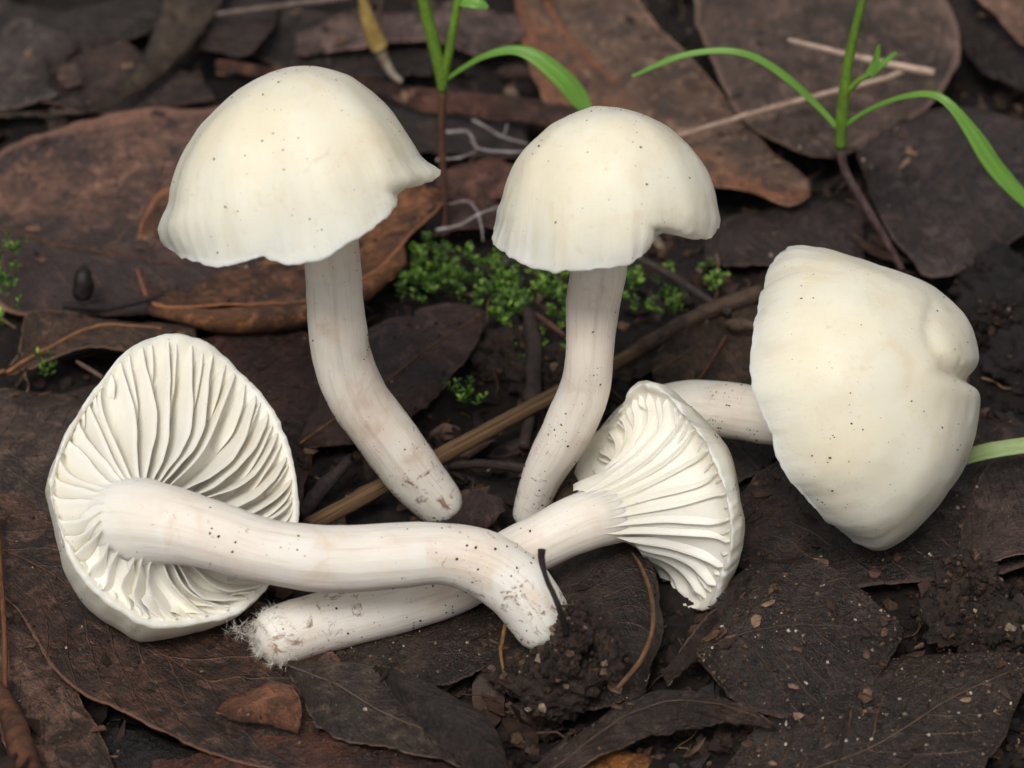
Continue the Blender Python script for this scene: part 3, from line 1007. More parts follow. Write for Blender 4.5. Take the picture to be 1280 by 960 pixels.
dead_leaf('dark veined leaf standing behind the soil clod',
          [(640, 770, .15), (690, 705, .3), (760, 676, .4), (815, 705, .4), (830, 785, .2), (805, 862, .1)], [(640, 790, .1), (660, 850, .1), (720, 890, .1), (805, 868, .1)], bow=.1, c1=(60, 45, 41), c2=(40, 31, 30), rib=(84, 62, 50), rib_r=.012, spots=.3, veins=.5)
dead_leaf('broad dark leaf dusted with crumbs below the fallen cap',
          [(872, 808, .2), (900, 735, .35), (940, 698, .45), (1000, 696, .5), (1048, 716, .5), (1092, 748, .45), (1130, 786, .35)], [(872, 830, .15), (920, 880, .2), (985, 895, .22), (1050, 880, .24), (1100, 842, .26), (1130, 792, .33)], bow=.08, c1=(58, 44, 41), c2=(38, 29, 28), spots=.5, crumbs=12.0, rib=(84, 68, 60), rib_r=.010)
dead_leaf('large dark net veined leaf at the bottom corner sprinkled with grains',
          [(880, 985, .15), (960, 890, .2), (1075, 826, .24), (1175, 812, .28), (1285, 820, .34), (1350, 830, .34)], [(930, 1020, .1), (1050, 1030, .1), (1180, 1020, .14), (1250, 930, .26), (1292, 850, .34), (1350, 838, .34)],
          c1=(58, 44, 39), c2=(38, 29, 27), spots=.5, veins=.9, vein=(112, 86, 66), rib=(110, 86, 68), rib_r=.014, crumbs=10.0)
dead_leaf('narrow dark leaf strip beside the rim of the funnel gills',
          [(826, 838, .2), (868, 792, .34), (905, 752, .4), (942, 716, .4)], [(836, 858, .15), (880, 815, .2), (918, 772, .24), (946, 736, .3)], c1=(66, 50, 45), c2=(46, 35, 32), spots=.3, rib=None, nv=10)
dead_leaf('wide flat dark leaf beneath the fallen broad cap',
          [(890, 650), (980, 570), (1110, 545), (1230, 525), (1350, 540)], [(890, 690), (1000, 735), (1120, 725), (1230, 720), (1350, 690)], z=.06, c1=(60, 45, 40), c2=(40, 31, 29), spots=.5, crumbs=4)
dead_leaf('dull mauve leaf at the picture edge beyond the fallen cap',
          [(1196, 690), (1212, 620, .2), (1250, 566, .26), (1320, 540, .26)], [(1206, 705), (1260, 705), (1330, 690), (1350, 600)], z=.14, c1=(84, 66, 62), c2=(60, 47, 44), spots=.35)
dead_leaf('large pinkish leaf with an orange midrib behind the notched dome',
          [(668, -70, .5), (765, -30, .6), (832, 40, .65), (900, 108, .6), (960, 182, .5), (1013, 230, .45)], [(630, -70, .3), (645, 20, .3), (666, 105, .3), (722, 172, .3), (820, 226, .3), (920, 242, .3), (985, 258, .3), (1013, 246, .42)],
          mid=[(650, -70, .45), (690, 15, .5), (748, 84, .52), (860, 176, .45), (1013, 238, .45)], c1=(136, 108, 92), c2=(116, 88, 72), half=((150, 96, 66), 0.40, 0.85), spots=.6, spot=(70, 58, 54), rib=(176, 104, 62), rib_r=.03, rib_span=(0.15, 0.55), nu=60, nv=24)
dead_leaf('broad rounded grey brown leaf hanging behind the seedling',
          [(960, -130, .9), (868, -20, .85), (884, 60, .75), (920, 140, .65), (982, 187, .55), (1046, 198, .5)], [(1060, -130, .9), (1165, -20, .85), (1200, 55, .75), (1182, 115, .65), (1112, 165, .55), (1046, 199, .5)], mid=[(1010, -130, 1.0), (1025, 0, .95), (1040, 110, .8), (1046, 198, .52)],
          c1=(104, 84, 76), c2=(78, 62, 57), spots=.4, rib=None, scale=.8, nu=50, nv=24)
dead_leaf('dark slate brown leaf beside the purple seedling stalk',
          [(1070, 192, .5), (1110, 152, .6), (1180, 130, .65), (1260, 140, .65), (1350, 180, .6)], [(1074, 202, .45), (1100, 272, .35), (1138, 328, .3), (1165, 356, .3), (1232, 322, .35), (1292, 282, .4), (1350, 255, .4)], bow=.12, c1=(68, 55, 53), c2=(48, 39, 40), spots=.2, fine=.3, rib=(74, 58, 54), rib_r=.012)
dead_leaf('pale pinkish leaf poking in at the upper corner',
          [(1170, -70, .8), (1218, 0, .8), (1253, 32, .8), (1292, 66, .75), (1350, 112, .7)], [(1260, -90, .95), (1310, -20, .95), (1360, 50, .9), (1370, 105, .8)], c1=(146, 112, 98), c2=(110, 82, 72), spots=.3)
dead_leaf('shadowy leaf under the pale pinkish corner leaf',
          [(1140, -60), (1190, 30), (1230, 88), (1310, 132)], [(1190, -70), (1260, 30), (1350, 120)], z=.4, c1=(58, 46, 44), c2=(42, 34, 33), spots=.3)
dead_leaf('long narrow reddish leaf running between the two upright caps',
          [(270, 78, .55), (380, 86, .55), (460, 97, .55), (540, 108, .55), (620, 117, .55), (700, 128, .5), (770, 142, .5)], [(270, 96, .4), (440, 108, .4), (540, 134, .4), (620, 148, .4), (690, 159, .4), (770, 166, .4)], bow=.04, c1=(112, 72, 60), c2=(78, 50, 43), spots=.35, nv=12, rib=None)
dead_leaf('twisted grey strap leaf curving down from the upper edge',
          [(-10, 139, .5), (95, 136, .55), (148, 110, .65), (176, 60, .75), (200, 10, .85), (214, -50, .9)], [(-10, 144, .5), (108, 143, .5), (170, 114, .55), (216, 76, .6), (252, 38, .7), (292, -20, .8), (312, -60, .85)], bow=.06, c1=(92, 78, 66), c2=(62, 51, 45), spots=.35, nv=12, rib=None)
dead_leaf('dark leaf with a paler edge beside the grey strap leaf',
          [(226, 40), (250, 0), (300, -30), (348, -20)], [(232, 58), (290, 74), (316, 70), (342, 40), (352, -10)], z=.4, c1=(60, 45, 40), c2=(44, 34, 31), spots=.3)
dead_leaf('crumpled slate grey leaf at the upper left edge',
          [(-60, 62, .4), (10, 38, .5), (40, 30, .55), (70, 42, .55), (100, 50, .5)], [(-60, 140, .25), (0, 138, .25), (72, 128, .28), (66, 96, .34), (100, 58, .45)], bow=.1, c1=(92, 80, 78), c2=(64, 55, 54), spots=.35, bump=.06)
dead_leaf('small pale crumpled scrap next to the slate grey leaf',
          [(70, 84), (84, 74), (100, 80), (104, 100)], [(72, 96), (86, 108), (104, 104)], z=.4, c1=(128, 102, 92), c2=(92, 72, 66), spots=.2, nu=16, nv=8)
dead_leaf('faded mauve leaf at the top edge behind the forked seedling',
          [(370, 42), (470, 12), (560, 6), (655, 16)], [(370, 70), (470, 62), (560, 48), (605, 62), (655, 44)], z=.35, c1=(124, 100, 96), c2=(84, 66, 64), spots=.4)
dead_leaf('dark brown leaf in shadow under the long narrow leaf',
          [(300, 130), (420, 110), (540, 120), (660, 140)], [(300, 200), (420, 190), (540, 196), (660, 200)], z=.08, c1=(56, 40, 36), c2=(40, 30, 28), spots=.3)
dead_leaf('pinkish leaf scrap between the two upright caps',
          [(545, 222, .3), (580, 205, .4), (640, 206, .4), (690, 214, .35)], [(545, 246, .25), (590, 251, .25), (635, 242, .28), (690, 236, .3)], c1=(118, 80, 70), c2=(84, 56, 50), spots=.35, nu=24, nv=10)
dead_leaf('dark red leaf lying below the pinkish scrap',
          [(530, 262), (580, 250), (640, 252), (690, 258)], [(530, 296), (590, 292), (640, 288), (690, 280)], z=.18, c1=(76, 50, 44), c2=(54, 37, 34), spots=.3, nu=24, nv=10)
dead_leaf('torn tan brown leaf wedged between upright stem and fallen cap',
          [(812, 458, .2), (848, 408, .35), (900, 372, .42), (955, 356, .42)], [(818, 480, .15), (870, 484, .15), (930, 486, .18), (965, 474, .2)], bow=.1, c1=(94, 73, 58), c2=(62, 48, 41), spots=.45, rib=(124, 92, 66), rib_r=.012, ragged=.08)
dead_leaf('earthy brown leaf partly buried under the crossing stems',
          [(390, 822), (480, 785), (560, 768), (650, 752)], [(410, 842), (500, 852), (580, 850), (660, 812)], z=.1, c1=(62, 47, 41), c2=(40, 31, 28), spots=.5, crumbs=9)
dead_leaf('dark leaf behind the fallen stem and broad cap',
          [(820, 470), (880, 420), (960, 330), (1060, 300)], [(840, 600), (900, 610), (980, 560), (1060, 480)], z=.02, c1=(58, 44, 40), c2=(40, 31, 29), spots=.4)
dead_leaf('rumpled dark leaf beyond the torn pinkish leaf tip',
          [(880, 300), (930, 262), (1000, 250), (1080, 262)], [(880, 330), (940, 338), (1000, 330), (1080, 322)], z=.1, c1=(62, 47, 45), c2=(42, 33, 32), spots=.4)
dead_leaf('blackish leaf at the upper edge beside the yellow shoot',
          [(330, -20), (400, 20), (470, 40), (540, 60)], [(300, 60), (380, 90), (460, 96), (540, 92)], z=.2, c1=(58, 45, 42), c2=(42, 33, 32), spots=.35)
dead_leaf('brown leaf under the grey strap leaf at the upper edge',
          [(60, 60), (110, 60), (180, 70), (250, 92)], [(50, 130), (120, 140), (190, 136), (270, 124)], z=.3, c1=(76, 54, 48), c2=(52, 38, 35), spots=.4)
dead_leaf('dim brown leaf along the top edge beside the slate grey leaf',
          [(-40, -30), (60, 10), (140, 0), (220, -30)], [(-40, 40), (60, 64), (150, 52), (220, 20)], z=.12, c1=(66, 52, 48), c2=(46, 37, 35), spots=.35)
dead_leaf('dark leaf chip by the foot of the tall curved stem',
          [(560, 640), (590, 615, .3), (620, 612, .3), (632, 630)], [(565, 655), (600, 660), (632, 640)], z=.15, c1=(70, 50, 48), c2=(48, 36, 35), spots=.3, nu=16, nv=8)
dead_leaf('brown leaf chip between the upright stem foot and the funnel gills',
          [(690, 640, .3), (700, 590, .5), (718, 565, .55), (730, 575, .5)], [(712, 648, .2), (722, 620, .3), (734, 590, .4)], c1=(92, 70, 54), c2=(60, 46, 38), spots=.4, nu=16, nv=8)
dead_leaf('near black sheet added as shade in the gap at the bottom below the mottled leaf',
          [(120, 905), (170, 900), (230, 925), (270, 945)], [(110, 990), (180, 1000), (270, 990)], z=.0, c1=(24, 19, 18), c2=(16, 13, 13), spots=.2, nu=16, nv=8)  # added sheet, its near black colour stands in for the shade in the gap

# ------------------------------------------------------------------ twigs, stalks, seedlings, moss
def stick(name, label, cat, pts, rads, c1, c2, nseg=10, rough=.15, rgh=.65, group=None, n=60, parts=(), stretch=(14, 3, 1)):
    P = spline([G(*p) for p in pts], n)
    rr = np.interp(np.linspace(0, 1, n), np.linspace(0, 1, len(rads)), rads)
    v, f, u = tube(P, rr, nseg, rough=rough, seed=len(pts))
    o = mesh_obj(name, v, f, plain_mat(name + ' skin', c1, c2, rgh, 1.0 if stretch else 4, .6, stretch=stretch), None, origin=P[0], uvs=u)
    return tag(o, label, cat, group), P


stick('straw_stalk', 'long tan ridged straw stalk slanting behind the upright stems', 'stalk', [(385, 658, .2), (470, 612, .25), (560, 565, .3), (640, 522, .3), (700, 490, .28), (770, 455, .28), (860, 402, .3)], [.11, .105, .10, .09, .08], (150, 116, 80), (74, 55, 40), 12, .12, .6, stretch=(2, 14, 1))
stick('branch', 'dark brown branch end continuing the straw stalk towards the torn leaf', 'branch', [(760, 462, .22), (830, 418, .36), (880, 392, .46), (950, 366, .5)], [.09, .10, .11, .10], (104, 82, 66), (60, 47, 40), 10, .2)
stick('bark_chip', 'small oval tan bark chip beside the fallen cap', 'bark', [(908, 404, .5), (922, 406, .54), (946, 409, .5)], [.04, .10, .05], (130, 106, 88), (88, 70, 58), 10, .2)
stick('twig', 'thin grey twig lying behind the stem of the notched mushroom', 'twig', [(796, 322, .4), (840, 345, .42), (880, 372, .45), (912, 392, .5)], [.05, .055, .06, .05], (86, 72, 66), (54, 45, 42), 8, .15)
stick('twig', 'pale broken twig crossing in front of the tall seedling', 'twig', [(985, 50, 1.5), (1050, 66, 1.52), (1110, 80, 1.52), (1168, 91, 1.5)], [.03, .042, .048, .058], (226, 200, 182), (176, 146, 128), 9, .2)
stick('twig', 'thin brown twig slanting from the notched dome to the pale broken twig', 'twig', [(840, 172, .75), (900, 154, .85), (960, 136, .95), (1040, 115, 1.15), (1100, 100, 1.35), (1132, 88, 1.45)], [.03, .034, .04, .04], (214, 186, 166), (160, 130, 112), 8, .18)
stick('twig', 'blackish twig beside the rim of the gilled cap', 'twig', [(376, 645, .15), (405, 608, .25), (436, 576, .35)], [.09, .085, .07], (66, 52, 50), (40, 32, 32), 8, .2)
stick('twig', 'small reddish twig among the moss behind the upright stem', 'twig', [(668, 392, .3), (685, 404, .34), (706, 420, .34)], [.03, .045, .03], (122, 84, 68), (80, 56, 48), 8, .2)
stick('twig', 'dark twig standing in the gap behind the straw stalk', 'twig', [(655, 560, .1), (665, 500, .2), (668, 440, .3), (660, 390, .35)], [.07, .10, .11, .08], (72, 56, 50), (44, 35, 32), 10, .35)
stick('stalk', 'thick rusty leaf stalk at the bottom corner', 'stalk', [(-14, 850, .3), (12, 890, .3), (26, 930, .3), (40, 990, .3)], [.09, .13, .16, .17], (112, 70, 46), (62, 40, 32), 12, .12)
stick('stalk', 'fine orange stalk running down the edge beside the mottled leaf', 'stalk', [(-4, 640, .35), (1, 720, .35), (6, 800, .34), (6, 862, .32)], [.03, .03, .03], (142, 88, 54), (96, 60, 40), 8, .1)
stick('twig', 'pale straight twig at the top edge behind the bell cap', 'twig', [(270, 18, .7), (330, 10, .75), (440, -4, .8)], [.035, .04, .05], (150, 132, 122), (100, 84, 76), 8, .15)
stick('twig', 'tiny pale twig touching the top of the gilled cap', 'twig', [(96, 452, .3), (112, 462, .34), (128, 472, .38)], [.02, .03, .025], (140, 112, 92), (90, 70, 58), 8, .2)
stick('root_fibre', 'black hooked fibre rising from the soil covered stem base', 'root', [(708, 792, 1.15), (698, 757, 1.55), (684, 725, 1.75), (677, 700, 1.85), (677, 687, 1.95)], [.034, .032, .03, .028, .042], (50, 38, 34), (28, 22, 20), 8, .2)
stick('root_fibre', 'wiry tan rootlet arching beside the funnel gills', 'root', [(770, 862, .35), (800, 826, .6), (816, 785, .8), (814, 745, .9), (803, 712, .8), (790, 690, .5)], [.028, .03, .026, .022, .015], (136, 98, 62), (84, 60, 42), 7, .12)
stick('root_fibre', 'short golden rootlet hanging below the arched stem', 'root', [(634, 768, .7), (628, 800, .5), (626, 815, .4), (630, 842, .25)], [.022, .024, .022, .018], (160, 116, 60), (96, 68, 42), 7, .12)
stick('root_fibre', 'thin red brown rootlet near the bark chip', 'root', [(872, 478, .3), (890, 450, .4), (908, 420, .45)], [.016, .022, .018], (140, 92, 66), (92, 62, 48), 7, .1)
stick('twig', 'flat dark twig lying behind the foot of the upright stems', 'twig', [(560, 582, .1), (610, 580, .16), (680, 590, .12)], [.05, .07, .05], (66, 52, 47), (42, 33, 30), 8, .25)
stick('twig', 'dark slender twig beside the gilled cap at its upper rim', 'twig', [(80, 382, .3), (140, 384, .36), (205, 368, .5)], [.06, .05, .03], (52, 42, 42), (34, 28, 28), 8, .2)
stick('twig', 'faint brown twig at the upper edge beside the yellow shoot', 'twig', [(470, 60, .6), (474, 20, .8), (478, -20, 1.0)], [.04, .04, .04], (86, 64, 54), (56, 42, 38), 8, .15)

# dark rounded seed case on the rusty leaf
def seed_case():
    bag = Bag()
    c = G(104, 352, .62)
    n = 14
    path = spline([G(104, 376, .45), G(103, 360, .58), G(104, 345, .72), G(105, 330, .8)], n)
    v, f, u = tube(path, [.07, .10, .12, .13, .135, .135, .135, .13, .125, .12, .10, .08, .05, .02], 14, rough=.4)
    o = mesh_obj('seed_case', v, f, plain_mat('seed case', (36, 29, 28), (22, 18, 18), .5, 6, .4), None, origin=path[0], uvs=u)
    tag(o, 'dark rounded seed case on the large rusty leaf', 'seed')


seed_case()


def ribbon(P, width, facing, fold=.25):
    """a grass-like blade: midline P, widths, folded a little along the middle"""
    n = len(P)
    T = np.gradient(P, axis=0)
    T /= np.linalg.norm(T, axis=1)[:, None]
    vs = []
    for i in range(n):
        s = unit(np.cross(T[i], facing))
        up = unit(np.cross(s, T[i]))
        for k, (a, h) in enumerate(((-1, 0), (-.5, -fold * .6), (0, -fold), (.5, -fold * .6), (1, 0))):
            vs.append(P[i] + s * a * width[i] + up * h * width[i])
    top = np.array(vs)
    f = grid_faces(n, 5)
    nn = normals_of(top, f)
    low = top - nn * 0.012
    N = len(top)
    faces = list(f) + [tuple(i + N for i in q[::-1]) for q in f]
    for i in range(n - 1):
        faces += [(i * 5, (i + 1) * 5, (i + 1) * 5 + N, i * 5 + N), (i * 5 + 4, i * 5 + 4 + N, (i + 1) * 5 + 4 + N, (i + 1) * 5 + 4)]
    uv = [(i / (n - 1), k / 4) for i in range(n) for k in range(5)]
    return np.vstack([top, low]), faces, uv + uv


M['green'] = plain_mat('fresh green blade', (130, 176, 74), (80, 128, 42), .42, 1.2, .15, .45, stretch=(2, 16, 1), sss=.2)
M['green_stem'] = plain_mat('green stem', (122, 158, 58), (100, 132, 48), .45, 4, .1, .4, sss=.2)
M['brown_stem'] = plain_mat('brown seedling stem', (116, 82, 64), (84, 58, 50), .55, 5, .2)
M['purple_stem'] = plain_mat('purple seedling stem', (120, 98, 96), (84, 66, 66), .5, 5, .2)
FACE = C2W((0, .35, 1))


def blade_part(name, pts, wid, mat, parent, n=34, facing=FACE):
    P = spline([G(*p) if isinstance(p, tuple) else p for p in pts], n)
    w_ = 0.88 * np.interp(np.linspace(0, 1, n), np.linspace(0, 1, len(wid)), wid)
    v, f, u = ribbon(P, w_, facing)
    return mesh_obj(name, v, f, mat, parent, uvs=u)


def tube_part(name, pts, rads, mat, parent, n=30, nseg=8):
    P = spline(pts, n)
    v, f, u = tube(P, np.interp(np.linspace(0, 1, n), np.linspace(0, 1, len(rads)), rads), nseg, rough=.05)
    return mesh_obj(name, v, f, mat, parent, uvs=u)


# forked seedling behind the two upright caps: in the upright plane through its foot
foot = G(553, 300, .0)
yq = foot[1]
s1 = empty('seedling', foot)
tag(s1, 'young seedling with forked green stems between the two upright caps', 'seedling', 'green seedlings')
E = lambda x, y, dy=0.0: V(x, y, yq + dy)
tube_part('stalk', [E(556, 300), E(555, 235), E(552, 180), E(553, 112)], [.045, .05, .05, .055], M['brown_stem'], s1)
tube_part('stem', [E(553, 114), E(551, 96), E(543, 58), E(530, 5), E(522, -40)], [.06, .085, .085, .075, .06], M['green_stem'], s1)
tube_part('stem', [E(553, 112), E(556, 90), E(563, 55), E(571, 10), E(578, -30)], [.06, .06, .06, .055, .05], M['green_stem'], s1)
blade_part('leaf', [E(556, 100), E(575, 87, -.1), E(605, 70, -.2), E(640, 62, -.3), E(668, 70, -.4), E(700, 95, -.5), E(722, 120, -.55), E(746, 152, -.6)], [.03, .035, .045, .07, .12, .15, .15, .02], M['green'], s1)
lf = blade_part('leaf', [E(566, 4), E(580, 0, -.05), E(596, 2, -.1), E(610, 10, -.1)], [.02, .11, .12, .03], M['green'], s1)

foot = G(1128, 338, .15)
yq = foot[1]
s2 = empty('seedling', foot)
tag(s2, 'tall seedling with purplish stalk and two drooping green blades', 'seedling', 'green seedlings')
E = lambda x, y, dy=0.0: V(x, y, yq + dy)
tube_part('stalk', [E(1128, 338), E(1100, 288), E(1068, 235), E(1055, 210), E(1051, 184)], [.045, .05, .055, .055, .06], M['purple_stem'], s2)
tube_part('stem', [E(1051, 186), E(1052, 150), E(1057, 100), E(1066, 50), E(1080, -10), E(1088, -50)], [.065, .075, .07, .06, .05, .04], M['green_stem'], s2)
tube_part('shoot', [E(1055, 120), E(1072, 102, -.05), E(1088, 92, -.1)], [.035, .04, .04], M['green_stem'], s2)
blade_part('leaf', [E(1086, 94, -.1), E(1094, 78, -.1), E(1099, 56, -.1)], [.06, .05, .02], M['green'], s2, 14)
blade_part('leaf', [E(1086, 95, -.1), E(1102, 80, -.12), E(1120, 66, -.14)], [.05, .045, .025], M['green'], s2, 14)
blade_part('leaf', [E(1054, 158), E(1080, 140, -.1), E(1120, 123, -.3), E(1160, 117, -.5), E(1185, 128, -.65), E(1215, 165, -.8), E(1245, 210, -.9), E(1290, 258, -1.0), E(1320, 280, -1.1)], [.03, .03, .035, .05, .08, .13, .13, .10, .03], M['green'], s2)
blade_part('leaf', [E(1046, 158), E(1020, 130, .1), E(985, 98, .15), E(945, 72, .2), E(905, 63, .2), E(850, 70, .25), E(790, 95, .3)], [.035, .05, .055, .05, .045, .045, .02], M['green'], s2)

gb = empty('grass_blade', G(1200, 576, .5))
tag(gb, 'pale green grass blade sticking out from behind the fallen cap', 'grass')
blade_part('blade', [(1190, 577, .5), (1220, 567, .6), (1255, 560, .7), (1330, 550, .8)], [.10, .11, .11, .10], plain_mat('pale grass', (160, 178, 120), (130, 152, 92), .5, 1.2, .15, .4, stretch=(2, 16, 1)), gb)

ys = empty('shoot', G(500, 100, .5))
tag(ys, 'withered yellow shoot with a white tip at the top edge', 'shoot')
q = G(500, 100, .5)[1]
tube_part('sheath', [V(448, -30, q), V(456, 10, q), V(466, 42, q), V(474, 60, q)], [.06, .07, .12, .13], plain_mat('yellow sheath', (206, 182, 112), (160, 130, 70), .5, 4, .2), ys)
tube_part('tip', [V(473, 58, q), V(484, 82, q), V(494, 96, q), V(502, 102, q)], [.10, .07, .06, .04], plain_mat('white root tip', (206, 196, 182), (160, 140, 118), .5, 4, .2), ys)

# white branching threads
def thread(label, paths):
    o0 = G(*paths[0][0][0])
    root = empty('fungal_thread', o0)
    tag(root, label, 'thread')
    m = plain_mat('pale thread', (178, 170, 168), (136, 126, 124), .6, 5, .2)
    for pts, r_ in paths:
        P = spline([G(*p) for p in pts], 24)
        v, f, u = tube(P, np.linspace(r_, r_ * .6, 24) * .62, 7, rough=.3)
        mesh_obj('strand', v, f, m, root, uvs=u)


thread('pale branching threads under the long narrow leaf', [
    ([(555, 166, .6), (582, 164, .62), (590, 172, .62), (599, 186, .62), (640, 190, .62), (670, 188, .62)], .045),
    ([(545, 200, .6), (575, 197, .62), (588, 192, .62), (599, 186, .62)], .035),
    ([(590, 150, .65), (606, 158, .66), (626, 170, .66), (660, 180, .66)], .035),
    ([(634, 156, .66), (631, 166, .67), (626, 172, .66)], .025)])
thread('pale forked threads just above the green moss', [
    ([(545, 288, .4), (575, 281, .46), (598, 268, .48), (625, 258, .48)], .04),
    ([(560, 255, .44), (585, 252, .46), (598, 266, .48)], .028),
    ([(598, 268, .48), (602, 285, .4), (604, 302, .3)], .025)])

# moss: small leafy shoots
def moss(name, spots, seed, leaf=.085):
    bag = Bag()
    r = np.random.default_rng(seed)
    for (px, py, z, sx, sy, cnt) in spots:
        for _ in range(cnt):
            if cnt > 12 and r.random() < .55: continue
            x, y = px + sx * 1.15 * r.normal(), py + sy * 1.15 * r.normal()
            p = G(x, y, z)
            d = unit(np.array([r.normal() * .5, r.normal() * .5 - .2, 1.0]))
            L = .08 + .22 * r.random()
            k = int(9 + 8 * r.random())
            for i in range(k):
                t = i / k
                q = p + d * L * t
                az = i * 2.4 + r.random()
                e = unit(np.array([math.cos(az), math.sin(az), .35 + .5 * t]))
                s = unit(np.cross(e, d)) * leaf * (.2 + .14 * r.random())
                ll = leaf * (.7 + .6 * r.random())
                up = np.array([0, 0, .012])
                bag.add([q, q + e * ll * .5 + s + up, q + e * ll, q + e * ll * .5 - s + up], [(0, 1, 2), (0, 2, 3)])
    m = island_mat('moss green', [(0, (36, 60, 16)), (0.5, (80, 124, 32)), (1, (146, 182, 70))], .5, .1, 8)
    return bag.build(name, m, None, origin=G(spots[0][0], spots[0][1], 0), smooth=False)


mo = moss('moss', [(530, 335, .12, 22, 12, 60), (590, 345, .12, 32, 18, 110), (625, 385, .1, 18, 14, 60), (660, 345, .12, 26, 12, 60), (700, 360, .1, 14, 16, 30), (800, 360, .1, 20, 12, 34), (838, 382, .1, 12, 8, 26), (893, 350, .14, 9, 7, 22), (660, 440, .05, 20, 18, 14), (700, 425, .05, 12, 14, 14), (520, 362, .12, 14, 6, 18), (845, 388, .2, 6, 4, 8)], 5)
tag(mo, 'bright green moss between and behind the upright stems', 'moss', kind='stuff')
mo = moss('moss_sprig', [(582, 497, .18, 6, 4, 7)], 8)
tag(mo, 'tiny green moss sprig above the straw stalk', 'moss', kind='stuff')
mo = moss('moss_sprig', [(4, 345, .7, 7, 16, 26), (-6, 372, .6, 7, 16, 26)], 9)
tag(mo, 'pale green moss sprig at the edge below the large rusty leaf', 'moss', kind='stuff')
mo = moss('moss_sprig', [(54, 462, .1, 5, 5, 8)], 10)
tag(mo, 'small green moss sprig under the tan leaf stalk', 'moss', kind='stuff')

# ------------------------------------------------------------------ soil clods and crumbs
def lump(c, s, r, seg=(7, 5), ax=None):
    """an irregular crumb"""
    nu_, nv_ = seg
    ax = np.array([1, .7 + .5 * r.random(), .5 + .5 * r.random()]) if ax is None else np.array(ax)
    q = np.linalg.qr(r.normal(size=(3, 3)))[0]
    vs = [[0, 0, 1]]
    for j in range(1, nv_):
        for i in range(nu_):
            th, ph = math.pi * j / nv_, 2 * math.pi * (i + .5 * (j % 2)) / nu_
            vs.append([math.sin(th) * math.cos(ph), math.sin(th) * math.sin(ph), math.cos(th)])
    vs.append([0, 0, -1])
    v = np.array(vs)
    v = v * (1 + .28 * r.normal(size=len(v)).clip(-1.2, 1.2))[:, None] * ax * s
    v = v @ q.T + c
    f = []
    last = len(vs) - 1
    for i in range(nu_):
        f.append((0, 1 + i, 1 + (i + 1) % nu_))
        f.append((last, 1 + (nv_ - 2) * nu_ + (i + 1) % nu_, 1 + (nv_ - 2) * nu_ + i))
    for j in range(nv_ - 2):
        for i in range(nu_):
            a, b = 1 + j * nu_ + i, 1 + j * nu_ + (i + 1) % nu_
            f.append((a, a + nu_, b + nu_, b))
    return v, f


def clod(label, parts, seed, c1=(70, 52, 43), c2=(36, 27, 24)):
    """a lump of earth: each (px,py,z,radius,flatten)"""
    r = np.random.default_rng(seed)
    root = empty('soil_clod', G(parts[0][0], parts[0][1], 0))
    tag(root, label, 'soil')
    n = NT('clod %d' % seed)
    f = n.noise(5, 8, .72)
    col = n.mix(n.ramp(f, .38, .62), srgb(*c2), srgb(*c1))
    col = n.mix(n.ramp(n.noise(26, 5, .7), .58, .72, 0, .7), col, srgb(110, 88, 70))
    n.set(Base_Color=col, Roughness=n.ramp(f, .3, .7, .5, .9), Normal=n.bump(n.noise(16, 7, .75), 1.0, .08))
    for (px, py, z, s, fl) in parts:
        c = G(px, py, z) if z > -2 else D(px, py, z)
        nu_, nv_ = 48, 30
        th, ph = np.meshgrid(np.linspace(0.02, math.pi - .02, nv_), np.linspace(0, 2 * math.pi, nu_, endpoint=False), indexing='ij')
        d = np.stack([np.sin(th) * np.cos(ph), np.sin(th) * np.sin(ph), np.cos(th)], -1).reshape(-1, 3)
        k = 1 + .30 * fbm(d + seed + px * .01, 1.6, 3, .55, seed) + .16 * fbm(d, 6, 3, .65, seed + 4)
        v = c + d * k[:, None] * np.array([s, s, s * fl])
        mesh_obj('lump', v, grid_faces(nv_, nu_, True, True), n.m, root)
    bag = Bag()
    for (px, py, z, s, fl) in parts:
        c = G(px, py, z) if z > -2 else D(px, py, z)
        for _ in range(int(520 * s)):
            d = unit(r.normal(size=3) + np.array([0, -.4, .5]))
            v, f = lump(c + d * np.array([s, s, s * fl]) * (.95 + .15 * r.random()), .010 + .05 * r.random() ** 3, r, (6, 4))
            bag.add(v, f)
    tag(bag.build('crumb_coat', M['crumb'], root, smooth=False), kind='stuff')
    return root


M['crumb'] = island_mat('soil crumbs', [(0, (24, 18, 16)), (0.5, (52, 39, 32)), (0.85, (86, 63, 49)), (0.955, (112, 86, 66)), (1, (176, 156, 134))], .75, .8, 18)
clod('dark wet soil clod clinging to the arched stem base', [(706, 838, .45, .40, .8), (690, 858, .3, .40, .7), (730, 790, .75, .26, 1.0), (742, 822, .5, .34, .9), (654, 838, .15, .34, .5), (716, 770, 1.08, .13, 1.0), (714, 796, .98, .20, 1.0), (698, 826, .78, .22, .9), (736, 800, .7, .24, 1.0), (672, 838, .45, .2, .8), (708, 786, -5.28, .13, 1.1), (712, 806, -5.26, .17, 1.0), (694, 822, -5.22, .16, .9), (722, 764, -5.22, .10, 1.2), (726, 796, -5.1, .2, 1.1), (704, 846, -5.0, .3, .9), (684, 828, -5.12, .17, 1.0), (664, 832, -4.95, .15, .9), (701, 812, -5.3, .15, 1.0), (682, 824, -5.25, .13, 1.0), (712, 790, -5.36, .11, 1.1), (719, 770, -5.28, .10, 1.1), (666, 826, -5.12, .11, .9)], 31)
clod('small crumbly soil heap at the foot of the tall curved stem', [(552, 664, .0, .20, .6), (578, 656, .0, .19, .7), (596, 646, .05, .15, .7), (530, 656, -.02, .16, .6)], 35)
